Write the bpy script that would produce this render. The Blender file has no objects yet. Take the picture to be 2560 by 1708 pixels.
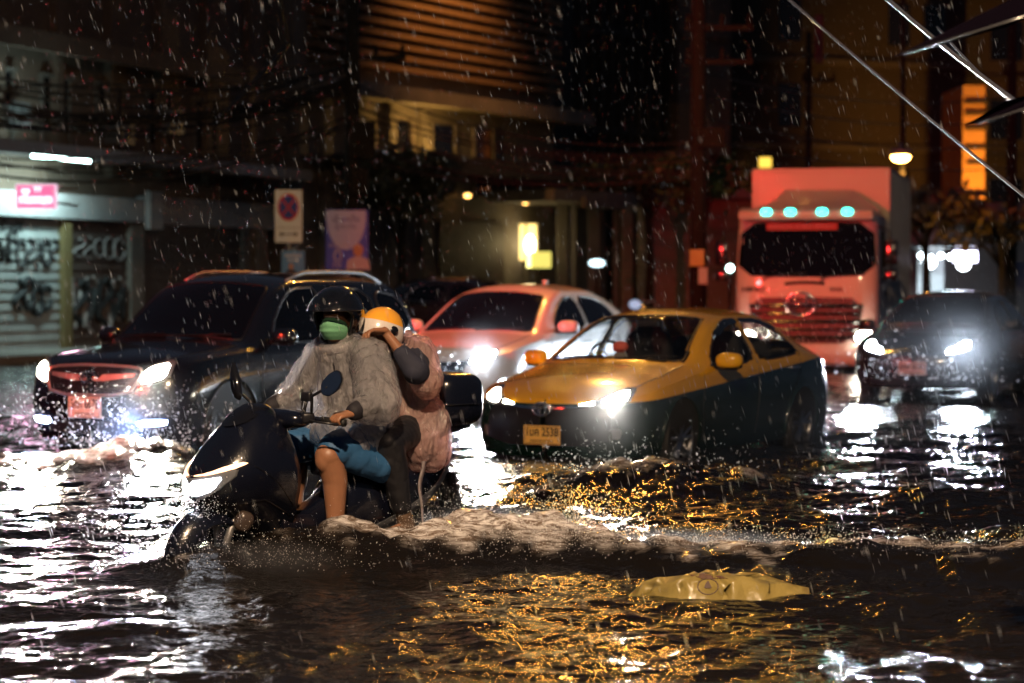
import bpy, bmesh, math, random
import numpy as np
from mathutils import Vector, Matrix
from mathutils.bvhtree import BVHTree
from mathutils.geometry import delaunay_2d_cdt
C = bpy.context.scene
COL = C.collection
rnd = random.Random(7)
R = math.radians

# ------------------------------------------------------------------ camera, sky, exposure
cam_d = bpy.data.cameras.new('camera')
cam = bpy.data.objects.new('camera', cam_d); COL.objects.link(cam)
EYE = 1.55                                   # eye height above the flood water (water level z = 0)
cam.location = (0, 0, EYE)
cam.rotation_euler = (R(90 - 1.412), 0, 0)
cam_d.lens = 85; cam_d.sensor_width = 36
cam_d.clip_start = 0.1; cam_d.clip_end = 600
cam_d.dof.use_dof = True; cam_d.dof.focus_distance = 13.2; cam_d.dof.aperture_fstop = 2.2
C.camera = cam
world = bpy.data.worlds.new('World'); C.world = world; world.use_nodes = True
wn = world.node_tree.nodes; wl = world.node_tree.links
bg = wn['Background']
sky = wn.new('ShaderNodeTexSky'); sky.sky_type = 'NISHITA'; sky.sun_disc = False
sky.sun_elevation = R(-6); sky.sun_rotation = R(200)
glow_mix = wn.new('ShaderNodeMix'); glow_mix.data_type = 'RGBA'; glow_mix.inputs[0].default_value = .92       # low rain cloud lit by the city
wl.new(sky.outputs[0], glow_mix.inputs[6]); glow_mix.inputs[7].default_value = (.50, .66, 1.0, 1)
wl.new(glow_mix.outputs[2], bg.inputs[0]); bg.inputs[1].default_value = 0.034
C.view_settings.view_transform = 'Standard'; C.view_settings.look = 'None'
C.view_settings.exposure = 0.4; C.view_settings.gamma = 1.0
C.cycles.use_denoising = True
C.cycles.max_bounces = 8; C.cycles.transparent_max_bounces = 16; C.cycles.volume_bounces = 0
C.cycles.sample_clamp_indirect = 30.0
C.cycles.sample_clamp_direct = 0.0
C.cycles.caustics_reflective = False; C.cycles.caustics_refractive = False

def lamp(name, kind, loc, power, color, radius=0.1, aim=None, angle=60, blend=0.5, parent=None, size=None):
    d = bpy.data.lights.new(name, kind); d.energy = power; d.color = color
    if kind == 'AREA':
        d.shape = 'RECTANGLE'; d.size, d.size_y = size or (1, .1)
    else:
        d.shadow_soft_size = radius
    if kind == 'SPOT':
        d.spot_size = R(angle); d.spot_blend = blend
    o = bpy.data.objects.new(name, d); COL.objects.link(o); o.location = loc
    if aim is not None:
        o.rotation_euler = (Vector(aim) - Vector(loc)).to_track_quat('-Z', 'Y').to_euler()
    if parent: o.parent = parent
    return o
SODIUM = (1.0, 0.42, 0.07)
COOL = (0.72, 0.86, 1.0)

# ------------------------------------------------------------------ helpers
def px(x, y, Y):
    """photograph pixel + distance -> point in the street"""
    return Vector(((x - 1280) / 6044 * Y, Y, EYE - (y - 705) / 6044 * Y))

def tag(o, label=None, cat=None, group=None, kind=None):
    if label: o['label'] = label
    if cat: o['category'] = cat
    if group: o['group'] = group
    if kind: o['kind'] = kind
    return o
def empty(name, loc=(0, 0, 0), rz=0.0, label=None, cat=None, group=None):
    o = bpy.data.objects.new(name, None); COL.objects.link(o)
    o.location = loc; o.rotation_euler = (0, 0, rz); o.empty_display_size = .2
    return tag(o, label, cat, group)

class MB:
    def __init__(s): s.v = []; s.f = []; s.mi = []
    def add(s, vs, fs, mi=0):
        b = len(s.v); s.v.extend([tuple(p) for p in vs])
        s.f.extend([tuple(i + b for i in f) for f in fs]); s.mi.extend([mi] * len(fs)); return s
    def box(s, c, d, rz=0, mi=0, rx=0, ry=0):
        M = Matrix.Rotation(rz, 3, 'Z') @ Matrix.Rotation(ry, 3, 'Y') @ Matrix.Rotation(rx, 3, 'X')
        c = Vector(c); h = Vector(d) / 2
        vs = [c + M @ Vector((sx * h.x, sy * h.y, sz * h.z)) for sx in (-1, 1) for sy in (-1, 1) for sz in (-1, 1)]
        return s.add(vs, [(0, 1, 3, 2), (4, 6, 7, 5), (0, 4, 5, 1), (2, 3, 7, 6), (0, 2, 6, 4), (1, 5, 7, 3)], mi)
    def bbox(s, c, d, b, rz=0, mi=0, rx=0, ry=0):
        """box with chamfered edges"""
        M = Matrix.Rotation(rz, 3, 'Z') @ Matrix.Rotation(ry, 3, 'Y') @ Matrix.Rotation(rx, 3, 'X')
        bm = bmesh.new(); bmesh.ops.create_cube(bm, size=1)
        for v in bm.verts: v.co = Vector((v.co.x * d[0], v.co.y * d[1], v.co.z * d[2]))
        bmesh.ops.bevel(bm, geom=list(bm.edges), offset=b, segments=2, affect='EDGES', profile=.6)
        bm.verts.ensure_lookup_table()
        vs = [Vector(c) + M @ v.co for v in bm.verts]; fs = [[v.index for v in f.verts] for f in bm.faces]
        bm.free(); return s.add(vs, fs, mi)
    def tube(s, pts, r, n=8, cap=True, mi=0):
        pts = [Vector(p) for p in pts]; k = len(pts)
        rs = r if isinstance(r, (list, tuple)) else [r] * k
        vs = []; up = None
        for i, p in enumerate(pts):
            t = (pts[min(i + 1, k - 1)] - pts[max(i - 1, 0)])
            t = t.normalized() if t.length > 1e-9 else Vector((0, 0, 1))
            if up is None:
                up = Vector((0, 0, 1)) if abs(t.z) < .9 else Vector((1, 0, 0))
            a = t.cross(up)
            a = a.normalized() if a.length > 1e-6 else t.orthogonal().normalized()
            b = a.cross(t).normalized(); up = b
            for j in range(n):
                q = 2 * math.pi * j / n
                vs.append(p + (a * math.cos(q) + b * math.sin(q)) * rs[i])
        fs = [(i * n + j, i * n + (j + 1) % n, (i + 1) * n + (j + 1) % n, (i + 1) * n + j) for i in range(k - 1) for j in range(n)]
        if cap: fs += [tuple(range(n))[::-1], tuple((k - 1) * n + j for j in range(n))]
        return s.add(vs, fs, mi)
    def lathe(s, prof, n=24, M=None, mi=0, closed=False):
        """prof: (radius, height) revolved about local z"""
        M = M or Matrix.Identity(4); k = len(prof)
        vs = [M @ Vector((r * math.cos(2 * math.pi * j / n), r * math.sin(2 * math.pi * j / n), h)) for r, h in prof for j in range(n)]
        kk = k if closed else k - 1
        fs = [(i * n + j, i * n + (j + 1) % n, ((i + 1) % k) * n + (j + 1) % n, ((i + 1) % k) * n + j) for i in range(kk) for j in range(n)]
        return s.add(vs, fs, mi)
    def sell(s, c, r, e=1.0, e2=None, n=24, m=14, M=None, mi=0):
        """superellipsoid"""
        e2 = e if e2 is None else e2; M = M or Matrix.Identity(3); c = Vector(c)
        sg = lambda w, q: math.copysign(abs(w) ** q, w)
        vs = []
        for i in range(m + 1):
            a = -math.pi / 2 + math.pi * i / m
            for j in range(n):
                b = 2 * math.pi * j / n
                vs.append(c + M @ Vector((r[0] * sg(math.cos(a), e) * sg(math.cos(b), e2), r[1] * sg(math.cos(a), e) * sg(math.sin(b), e2), r[2] * sg(math.sin(a), e))))
        fs = [(i * n + j, i * n + (j + 1) % n, (i + 1) * n + (j + 1) % n, (i + 1) * n + j) for i in range(m) for j in range(n)]
        return s.add(vs, fs, mi)
    def prism(s, poly, d, mi=0):
        """closed 3-D polygon extruded by vector d"""
        poly = [Vector(p) for p in poly]; d = Vector(d); n = len(poly)
        fs = [tuple(range(n))[::-1], tuple(range(n, 2 * n))] + [(i, (i + 1) % n, n + (i + 1) % n, n + i) for i in range(n)]
        return s.add(poly + [p + d for p in poly], fs, mi)
    def loft(s, rings, cap=True, mi=0):
        n = len(rings[0]); k = len(rings)
        vs = [p for r in rings for p in r]
        fs = [(i * n + j, i * n + (j + 1) % n, (i + 1) * n + (j + 1) % n, (i + 1) * n + j) for i in range(k - 1) for j in range(n)]
        if cap: fs += [tuple(range(n))[::-1], tuple((k - 1) * n + j for j in range(n))]
        return s.add(vs, fs, mi)
    def mesh(s, name, mats, smooth=False, angle=None):
        me = bpy.data.meshes.new(name); me.from_pydata(s.v, [], s.f)
        for m in (mats if isinstance(mats, (list, tuple)) else [mats]): me.materials.append(m)
        if any(s.mi): me.polygons.foreach_set('material_index', s.mi)
        bm = bmesh.new(); bm.from_mesh(me); bmesh.ops.recalc_face_normals(bm, faces=bm.faces); bm.to_mesh(me); bm.free()
        if smooth:
            me.polygons.foreach_set('use_smooth', [True] * len(me.polygons))
            if angle: me.set_sharp_from_angle(angle=R(angle))
        me.update(); return me
    def build(s, name, mats, parent=None, smooth=False, angle=None, loc=None):
        o = bpy.data.objects.new(name, s.mesh(name, mats, smooth, angle)); COL.objects.link(o)
        if parent: o.parent = parent
        if loc: o.location = loc
        return o

def ring(x, zc, hz, wy, e=2.5, n=28, ztop=None):
    """superellipse section across the vehicle at station x"""
    out = []
    for j in range(n):
        a = 2 * math.pi * j / n
        sg = lambda w, q: math.copysign(abs(w) ** q, w)
        out.append(Vector((x, wy * sg(math.cos(a), 2 / e), zc + hz * sg(math.sin(a), 2 / e))))
    return out

def text_mesh(body, size, depth=0.002, align='CENTER', bold=0.0):
    cu = bpy.data.curves.new('lettering', 'FONT'); cu.body = body; cu.size = size; cu.extrude = depth; cu.offset = bold
    cu.align_x = align; cu.align_y = 'CENTER'; cu.resolution_u = 3
    o = bpy.data.objects.new('lettering', cu); COL.objects.link(o)
    dg = bpy.context.evaluated_depsgraph_get(); me = bpy.data.meshes.new_from_object(o.evaluated_get(dg))
    bpy.data.objects.remove(o); bpy.data.curves.remove(cu)
    return me
def add_text(mb, body, size, origin, ux, uz, mi=0, depth=.002, align='CENTER', bold=0.0, fit=None):
    """lettering laid in the plane ux (reading direction) / uz (up), into an MB"""
    me = text_mesh(body, size, depth, align, bold); ux = Vector(ux).normalized(); uz = Vector(uz).normalized(); n = ux.cross(uz)
    o = Vector(origin); xs = [v.co.x for v in me.vertices] or [0, 1]
    k = fit / (max(xs) - min(xs)) if fit else 1
    mb.add([o + ux * v.co.x * k + uz * v.co.y + n * v.co.z for v in me.vertices], [tuple(p.vertices) for p in me.polygons], mi)
    bpy.data.meshes.remove(me)

# ------------------------------------------------------------------ materials
def mat(name, base=(.5, .5, .5), rough=.5, metal=0., coat=0., emit=None, es=0., trans=0., alpha=1., ior=1.45, spec=.5,
        var=0., vscale=6., bump=0., bscale=40., beads=0., sheen=0., sss=0.):
    m = bpy.data.materials.new(name); m.use_nodes = True; nt = m.node_tree; N = nt.nodes; L = nt.links
    b = N['Principled BSDF']; I = b.inputs
    I['Base Color'].default_value = (*base, 1); I['Roughness'].default_value = rough; I['Metallic'].default_value = metal
    I['Coat Weight'].default_value = coat; I['Coat Roughness'].default_value = .06
    I['Transmission Weight'].default_value = trans; I['Alpha'].default_value = alpha; I['IOR'].default_value = ior
    I['Specular IOR Level'].default_value = spec; I['Sheen Weight'].default_value = sheen
    I['Subsurface Weight'].default_value = sss; I['Subsurface Radius'].default_value = (.02, .008, .004)
    if emit: I['Emission Color'].default_value = (*emit, 1); I['Emission Strength'].default_value = es
    tc = N.new('ShaderNodeTexCoord')
    if var:
        n = N.new('ShaderNodeTexNoise'); n.inputs['Scale'].default_value = vscale; n.inputs['Detail'].default_value = 6
        mx = N.new('ShaderNodeMix'); mx.data_type = 'RGBA'
        mx.inputs[6].default_value = (*[c * (1 - var) for c in base], 1); mx.inputs[7].default_value = (*[min(1, c * (1 + var)) for c in base], 1)
        L.new(tc.outputs['Object'], n.inputs['Vector']); L.new(n.outputs[0], mx.inputs[0]); L.new(mx.outputs[2], I['Base Color'])
    if bump or beads:
        bp = N.new('ShaderNodeBump'); bp.inputs['Distance'].default_value = .01
        if beads:
            n = N.new('ShaderNodeTexVoronoi'); n.inputs['Scale'].default_value = 70
            cr = N.new('ShaderNodeMapRange'); cr.inputs[1].default_value = .0; cr.inputs[2].default_value = .33; cr.inputs[3].default_value = 1; cr.inputs[4].default_value = 0
            L.new(tc.outputs['Object'], n.inputs['Vector']); L.new(n.outputs['Distance'], cr.inputs[0]); L.new(cr.outputs[0], bp.inputs['Height'])
            bp.inputs['Strength'].default_value = beads; bp.inputs['Distance'].default_value = .003
        else:
            n = N.new('ShaderNodeTexNoise'); n.inputs['Scale'].default_value = bscale; n.inputs['Detail'].default_value = 5
            L.new(tc.outputs['Object'], n.inputs['Vector']); L.new(n.outputs[0], bp.inputs['Height'])
            bp.inputs['Strength'].default_value = bump
        L.new(bp.outputs[0], I['Normal'])
        if coat: L.new(bp.outputs[0], I['Coat Normal'])
    return m
def glow(name, col, s):
    return mat(name, (.05, .05, .05), .3, emit=col, es=s)

M = {}
M['black_paint'] = mat('wet black car paint', (.006, .007, .012), .18, coat=1, beads=.22)
M['dark_paint'] = mat('wet dark grey car paint', (.012, .012, .016), .2, coat=1, beads=.35)
M['white_paint'] = mat('wet white car paint', (.62, .60, .58), .28, coat=1, beads=.2)
M['truck_paint'] = mat('truck paint', (.46, .43, .41), .4, coat=.4, beads=.15, )
M['plastic'] = mat('black plastic', (.010, .010, .013), .35, bump=.1, bscale=120)
M['gloss_black'] = mat('gloss black trim', (.006, .006, .008), .12, coat=.6)
M['rubber'] = mat('tyre rubber', (.012, .012, .012), .6, bump=.3, bscale=60)
M['chrome'] = mat('chrome', (.75, .75, .77), .12, metal=1)
M['alloy'] = mat('alloy wheel', (.35, .36, .38), .3, metal=1)
M['glass_dark'] = mat('tinted car glass', (.003, .003, .005), .03, spec=.6)
M['plate'] = mat('number plate', (.75, .62, .52), .45, var=.06)
M['plate_yellow'] = mat('taxi number plate', (.75, .42, .10), .45, var=.06)
M['ink'] = mat('black ink', (.01, .01, .01), .6)
M['head_warm'] = glow('warm headlamp', (1, .93, .74), 110)
M['head_cool'] = glow('cool headlamp', (.80, .90, 1), 320)
M['lens'] = mat('headlamp housing', (.30, .31, .33), .12, metal=.6, coat=1)
M['skin'] = mat('skin', (.27, .125, .068), .42, var=.15, vscale=20, bump=.08, bscale=150, sss=.08)
M['concrete'] = mat('stained concrete', (.17, .15, .135), .85, var=.45, vscale=1.3, bump=.3, bscale=14)
M['concrete_dark'] = mat('dark concrete', (.05, .045, .042), .85, var=.4, vscale=1.0, bump=.3, bscale=10)
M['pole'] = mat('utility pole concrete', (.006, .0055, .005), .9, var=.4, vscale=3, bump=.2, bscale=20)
M['cable'] = mat('cable sheath', (.012, .012, .012), .5, var=.2)
M['metal_grey'] = mat('galvanised metal', (.28, .28, .29), .45, metal=.7, var=.2, vscale=8)

def blob(name, prims, voxel, m, parent=None, smooth=4, post=None, factor=.5):
    """one continuous skin grown over tapered capsules / ellipsoids (voxel union)"""
    mb = MB()
    for p in prims:
        if p[0] == 'e':                                 # ellipsoid: centre, radii, optional rotation matrix
            mb.sell(p[1], p[2], n=28, m=16, M=p[3] if len(p) > 3 else None)
        elif p[0] == 'b':                               # rounded box
            mb.sell(p[1], p[2], e=.5, n=32, m=18, M=p[3] if len(p) > 3 else None)
        else:
            a, b, ra, rb = Vector(p[0]), Vector(p[1]), p[2], p[3]
            d = b - a; L = d.length; q = d.to_track_quat('Z', 'Y').to_matrix() if L > 1e-6 else Matrix.Identity(3)
            prof = [(0.0001, -ra)] + [(ra * math.cos(t), ra * math.sin(t)) for t in np.linspace(-1.3, 0, 6)] \
                 + [(rb * math.cos(t), L + rb * math.sin(t)) for t in np.linspace(0, 1.3, 6)] + [(0.0001, L + rb)]
            mb.lathe(prof, 20, Matrix.Translation(a) @ q.to_4x4())
    me = mb.mesh(name, m); o = bpy.data.objects.new(name, me); COL.objects.link(o)
    bm = bmesh.new(); bm.from_mesh(me); bmesh.ops.remove_doubles(bm, verts=bm.verts, dist=2e-4); bmesh.ops.recalc_face_normals(bm, faces=bm.faces); bm.to_mesh(me); bm.free()
    md = o.modifiers.new('r', 'REMESH'); md.mode = 'VOXEL'; md.voxel_size = voxel; md.use_smooth_shade = True
    ms = o.modifiers.new('s', 'SMOOTH'); ms.iterations = smooth; ms.factor = factor
    dg = bpy.context.evaluated_depsgraph_get(); new = bpy.data.meshes.new_from_object(o.evaluated_get(dg))
    o.modifiers.clear(); o.data = new; bpy.data.meshes.remove(me); new.name = name
    if not new.materials: new.materials.append(m)
    if post:
        n = len(new.vertices); co = np.empty(n * 3); no = np.empty(n * 3)
        new.vertices.foreach_get('co', co); new.vertex_normals.foreach_get('vector', no)
        co = post(co.reshape(-1, 3), no.reshape(-1, 3)); new.vertices.foreach_set('co', np.ascontiguousarray(co).ravel()); new.update()
    new.polygons.foreach_set('use_smooth', [True] * len(new.polygons))
    if parent: o.parent = parent
    return o

def waves(co, freqs, amp, seed, stretch=(1, 1, 1)):
    g = np.random.default_rng(seed); out = np.zeros(len(co))
    for f in freqs:
        for _ in range(5):
            k = g.normal(size=3) * np.array(stretch); k *= f / (np.linalg.norm(k) + 1e-9)
            out += np.sin(co @ k + g.uniform(0, 6.28)) * amp / f
    return out
HAZE = 0.0007
# ------------------------------------------------------------------ cars
def curve(pts):
    """smooth monotone interpolation through (x, value) knots"""
    xs = np.array([p[0] for p in pts], float); ys = np.array([p[1] for p in pts], float)
    h = np.diff(xs); d = np.diff(ys) / h; m = np.zeros(len(xs))
    m[1:-1] = np.where(d[:-1] * d[1:] > 0, 2 * d[:-1] * d[1:] / (d[:-1] + d[1:] + 1e-12), 0)
    m[0] = d[0]; m[-1] = d[-1]
    def f(x):
        x = np.clip(x, xs[0], xs[-1]); i = np.clip(np.searchsorted(xs, x) - 1, 0, len(h) - 1)
        t = (x - xs[i]) / h[i]
        return ((2 * t**3 - 3 * t**2 + 1) * ys[i] + (t**3 - 2 * t**2 + t) * h[i] * m[i] + (-2 * t**3 + 3 * t**2) * ys[i + 1] + (t**3 - t**2) * h[i] * m[i + 1])
    return f

def in_poly(p, poly):
    x, y = p; c = False; n = len(poly)
    for i in range(n):
        x1, y1 = poly[i]; x2, y2 = poly[i - 1]
        if (y1 > y) != (y2 > y) and x < (x2 - x1) * (y - y1) / (y2 - y1) + x1: c = not c
    return c

def dense(poly, step, closed=True):
    out = []; n = len(poly)
    for i in range(n if closed else n - 1):
        a, b = Vector(poly[i]), Vector(poly[(i + 1) % n]); k = max(1, int((b - a).length / step))
        out += [a.lerp(b, j / k) for j in range(k)]
    if not closed: out.append(Vector(poly[-1]))
    return out

def smooth_poly(poly, it=2):
    """corner cutting: rounds a polygon's corners"""
    p = [Vector(q) for q in poly]
    for _ in range(it):
        n = len(p); p = [w for i in range(n) for w in (p[i].lerp(p[(i + 1) % n], .2), p[i].lerp(p[(i + 1) % n], .8))]
    return p

class Shell:
    """a body surface that parts can be laid onto"""
    def __init__(s, mb):
        s.bvh = BVHTree.FromPolygons([Vector(v) for v in mb.v], mb.f)
    def hit(s, p, d, far=3.0):
        d = Vector(d).normalized(); o = Vector(p) - d * far
        loc, no, i, t = s.bvh.ray_cast(o, d)
        if loc is None: return None
        if no.dot(d) > 0: no = -no
        return loc, no
    def patch(s, mb, poly, d, off=.004, step=.035, mi=0, depth=.012, rnd_=1):
        """polygon (3-D points) projected along d onto the shell, lifted by off, with a rim"""
        d = Vector(d).normalized(); poly = dense(smooth_poly(poly, rnd_) if rnd_ else poly, step)
        u = d.cross(Vector((0, 0, 1))).normalized() if abs(d.z) < .9 else Vector((1, 0, 0)); w = u.cross(d).normalized()
        b2 = [Vector((p.dot(u), p.dot(w))) for p in poly]; n = len(b2)
        q = [(p.x, p.y) for p in b2]; x0 = min(p[0] for p in q); x1 = max(p[0] for p in q); y0 = min(p[1] for p in q); y1 = max(p[1] for p in q)
        inner = []
        x = x0 + step / 2
        while x < x1:
            y = y0 + step / 2
            while y < y1:
                if in_poly((x, y), q) and min((Vector((x, y)) - b).length for b in b2) > step * .5: inner.append(Vector((x, y)))
                y += step
            x += step
        r = delaunay_2d_cdt(b2 + inner, [(i, (i + 1) % n) for i in range(n)], [], 1, 1e-5)
        dm = sum((p.dot(d) for p in poly)) / n
        vs = []; ok = []
        for p in r[0]:
            h = s.hit(u * p.x + w * p.y + d * dm, d)
            ok.append(h is not None); vs.append(h[0] + h[1] * off if h else u * p.x + w * p.y + d * dm)
        fs = [f for f in r[2] if all(ok[i] for i in f)]
        mb.add(vs, fs, mi)
        cnt = {}
        for f in fs:
            for i in range(len(f)): cnt[frozenset((f[i], f[i - 1]))] = cnt.get(frozenset((f[i], f[i - 1])), 0) + 1
        for e, c in cnt.items():
            if c == 1:
                a, b = tuple(e); mb.add([vs[a], vs[b], vs[b] + d * depth, vs[a] + d * depth], [(0, 1, 2, 3)], mi)
        return mb
    def seam(s, mb, pts, d, r=.004, closed=True, mi=0, lift=0., rnd_=1):
        if closed and rnd_: pts = smooth_poly(pts, rnd_)
        pts = dense(pts, .05, closed); out = []
        for p in pts:
            h = s.hit(p, d)
            if h: out.append(h[0] + h[1] * lift)
        if len(out) < 2: return mb
        if closed: out.append(out[0])
        return mb.tube(out, r, 6, not closed, mi)

def wheel_obj(parent, x, y, z, r, side, w=.2):
    """road wheel with tyre and spoked rim; side = sign of the outer face"""
    t = MB(); Mx = Matrix.Translation((x, y, z)) @ Matrix.Rotation(R(-90 * side), 4, 'X')
    hw = w / 2
    t.lathe([(r * .66, hw - .02), (r * .72, hw), (r * .90, hw), (r * .985, hw - .03), (r, 0), (r * .985, -hw + .03), (r * .9, -hw), (r * .66, -hw)], 40, Mx)
    wo = t.build('wheel', M['rubber'], parent, True, 40)
    k = MB(); k.lathe([(r * .70, hw - .006), (r * .66, hw - .012), (r * .64, hw - .05), (r * .62, hw - .06)], 40, Mx)
    for i in range(10):
        a = 2 * math.pi * i / 10 + .1 * (-1) ** i
        p0 = Mx @ Vector((r * .12 * math.cos(a), r * .12 * math.sin(a), hw - .03)); p1 = Mx @ Vector((r * .65 * math.cos(a), r * .65 * math.sin(a), hw - .015))
        k.tube([p0, p1], [.022, .014], 6)
    k.lathe([(.0001, hw - .008), (r * .16, hw - .014), (r * .18, hw - .05)], 20, Mx)
    k.build('rim', M['alloy'], wo, True, 40)
    return wo

def add_plate(root, c, n, lines, m, w=.36, h=.165):
    """number plate: c centre, n outward normal (horizontal)"""
    n = Vector(n).normalized(); ux = Vector((0, 0, 1)).cross(n) ; c = Vector(c)
    mb = MB(); a = math.atan2(n.y, n.x)
    mb.bbox(c, (.012, w, h), .004, rz=a); p = mb.build('number_plate', m, root)
    tx = MB(); f = c + n * .0075
    add_text(tx, lines[0], h * .62, f + Vector((0, 0, h * .14)), ux, (0, 0, 1), bold=.002, depth=.001, fit=w * .86)
    add_text(tx, lines[1], h * .24, f - Vector((0, 0, h * .31)), ux, (0, 0, 1), depth=.001, fit=w * .62)
    for s in (-1, 1): tx.tube([f + ux * s * w * .46 - Vector((0, 0, h * .42)), f + ux * s * w * .46 + Vector((0, 0, h * .42))], .0025, 5)
    for s in (-1, 1): tx.tube([f - ux * w * .46 + Vector((0, 0, s * h * .44)), f + ux * w * .46 + Vector((0, 0, s * h * .44))], .0025, 5)
    tx.build('lettering', M['ink'], p)
    return p

def car(P, root):
    """body, glass, lamps, mirrors, wheels of one car laid on a lofted shell; nose at x = 0, tail at x = L, image-right side at -y"""
    L = P['L']; cz = {k: curve(P[k]) for k in ('zt', 'ze', 'we', 'zb', 'wb')}
    n = 120; t = np.linspace(0, 1, n); xs = L * (t - np.sin(2 * np.pi * t) / (2 * np.pi) * .75)
    af, ar, pf_, pr_ = P.get('af', .6), P.get('ar', .5), P.get('pf', 2.5), P.get('pr', 2.8)
    zm, wm, zl, wlo = P['zm'], P['wm'], P['zl'], P['wl']
    mb = MB(); rings = []
    for x in xs:
        k = 1.0
        if x < af: k *= max(1e-4, 1 - (1 - x / af) ** pf_) ** (1 / pf_)
        if L - x < ar: k *= max(1e-4, 1 - (1 - (L - x) / ar) ** pr_) ** (1 / pr_)
        zt, ze, we, zb, wb = (float(cz[q](x)) for q in ('zt', 'ze', 'we', 'zb', 'wb'))
        lo = zl + P.get('lift', .0) * max(0, 1 - x / .5)
        pts = []
        for j in range(15):                                            # sill -> bulge -> shoulder
            q = j / 14
            a0 = np.array((wlo, lo)); a1 = np.array((wm * 2 - (wlo + wb) / 2, zm)); a2 = np.array((wb, zb))
            pts.append(tuple((1 - q) ** 2 * a0 + 2 * q * (1 - q) * a1 + q * q * a2))
        for j in range(1, 12):                                         # shoulder -> roof edge
            q = j / 11; bul = .022 * math.sin(math.pi * q) * min(1, abs(ze - zb) / .3)
            y = wb + (we - wb) * q + bul
            if q < .12: y = wb + (we - wb) * q
            pts.append((y, zb + (ze - zb) * q))
        for j in range(1, 15):                                         # roof edge -> centre
            q = 1 - j / 14
            pts.append((we * q, ze + (zt - ze) * (1 - q ** 2.3)))
        row = []
        for (y, z) in pts:
            dx = 0
            if x < .7: dx += P.get('rake', .10) * max(0, (z - P.get('zn', .5)) / .3) ** 2 * (1 - x / .7) ** 2 + P.get('chin', .05) * max(0, (P.get('zn', .5) - z) / .3) ** 2 * (1 - x / .7) ** 2
            row.append((x + dx, y * k, z))
        full = [Vector((a, -b, c)) for a, b, c in row] + [Vector((a, b, c)) for a, b, c in row[-2::-1]]
        rings.append(full)
    m_ = len(rings[0]); vs = [p for r in rings for p in r]; N_ = len(rings)
    fs = [(i * m_ + j, i * m_ + j + 1, (i + 1) * m_ + j + 1, (i + 1) * m_ + j) for i in range(N_ - 1) for j in range(m_ - 1)]
    full = MB(); full.add(vs, fs); sh = Shell(full)
    # --- glass outlines
    ws = P['windscreen']                                               # (y, z) outline, half; mirrored
    scr = [(0, y, z) for y, z in ws] + [(0, -y, z) for y, z in ws[::-1]]
    rw = P['rearscreen']; rear = [(L, y, z) for y, z in rw] + [(L, -y, z) for y, z in rw[::-1]]
    if P.get('see'):
        keep = []
        cut_s = [[(p[0], p[2]) for p in w] for w in P['windows']]; cut_f = [(p[1], p[2]) for p in smooth_poly(scr, 1)]; cut_r = [(p[1], p[2]) for p in smooth_poly(rear, 1)]
        for f in fs:
            c = sum((vs[i] for i in f), Vector()) / 4
            if any(in_poly((c.x, c.z), w) for w in cut_s) and abs(c.y) > .5: continue
            if c.x < L * .55 and in_poly((c.y, c.z), cut_f) and c.z > P['cowl'] and c.x > P['cowlx']: continue
            if c.x > L * .7 and in_poly((c.y, c.z), cut_r) and c.z > P['cowl']: continue
            keep.append(f)
        fs = keep
    body = MB(); body.add(vs, fs)
    bo = body.build('body', P['paint'], root, True, 50)
    G = P.get('glass', M['glass_dark']); DX = (1, 0, 0)
    g = MB(); sh.patch(g, scr, DX, .004, .06); w_ = g.build('windscreen', G, root, True, 40)
    s_ = MB(); sh.seam(s_, scr, DX, .012); s_.build('window_seal', M['plastic'], w_, True)
    g = MB(); sh.patch(g, rear, (-1, 0, 0), .004, .06); g.build('rear_window', G, root, True, 40)
    for sd in (-1, 1):
        D = (0, -sd, 0)
        for w in P['windows']:
            pl = [(a, sd * .8, c) for a, _, c in w]
            g = MB(); sh.patch(g, pl, D, .004, .06); wo = g.build('side_window', G, root, True, 40)
            s_ = MB(); sh.seam(s_, pl, D, .011); s_.build('window_seal', P.get('seal', M['plastic']), wo, True)
        for ln in P['doors']:
            s_ = MB(); sh.seam(s_, [(a, sd * .8, c) for a, c in ln], D, .004, False); s_.build('door_seam', M['plastic'], root)
        for hx, hz in P['handles']:
            h = sh.hit((hx, sd * .8, hz), D)
            q = MB(); q.tube([h[0] + Vector((-.09, 0, -.004)), h[0] + Vector((-.07, sd * .035, 0)), h[0] + Vector((.07, sd * .035, .004)), h[0] + Vector((.09, 0, .004))], .012, 8)
            q.build('door_handle', P.get('handle_m', M['chrome']), root, True)
        for wx in P['wheels']:
            cx = [(wx + P['wr'] * 1.15 * math.cos(a), sd * .8, P['wr'] + P['wr'] * 1.15 * math.sin(a)) for a in np.linspace(0, 2 * math.pi, 30)[:-1]]
            cx = [(a, b, max(c, zl + .01)) for a, b, c in cx]
            g = MB(); sh.patch(g, cx, D, .003, .05, rnd_=0); g.build('wheel_arch', M['ink'], root)
            arc = [(wx + P['wr'] * 1.17 * math.cos(a), sd * .8, P['wr'] + P['wr'] * 1.17 * math.sin(a)) for a in np.linspace(-.2, math.pi + .2, 24)]
            s_ = MB(); sh.seam(s_, arc, D, .016, False, lift=.004); s_.build('arch_lip', P.get('lip', P['paint']), root, True)
            h = sh.hit((wx, sd * .8, P['wr'] + .1), D)
            wheel_obj(root, wx, h[0].y + sd * (.012 - .1), P['wr'], P['wr'], sd)
        mx, mz = P['mirror']
        h = sh.hit((mx, sd * .8, mz - .03), D); a = h[0]; c = Vector((mx - .02, sd * (abs(a.y) + .16), mz + .02))
        q = MB(); q.sell(c, (.085, .125, .075), .75, .8, M=Matrix.Rotation(R(-sd * 14), 3, 'Z')); mo = q.build('wing_mirror', P.get('mirror_m', P['paint']), root, True)
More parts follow.
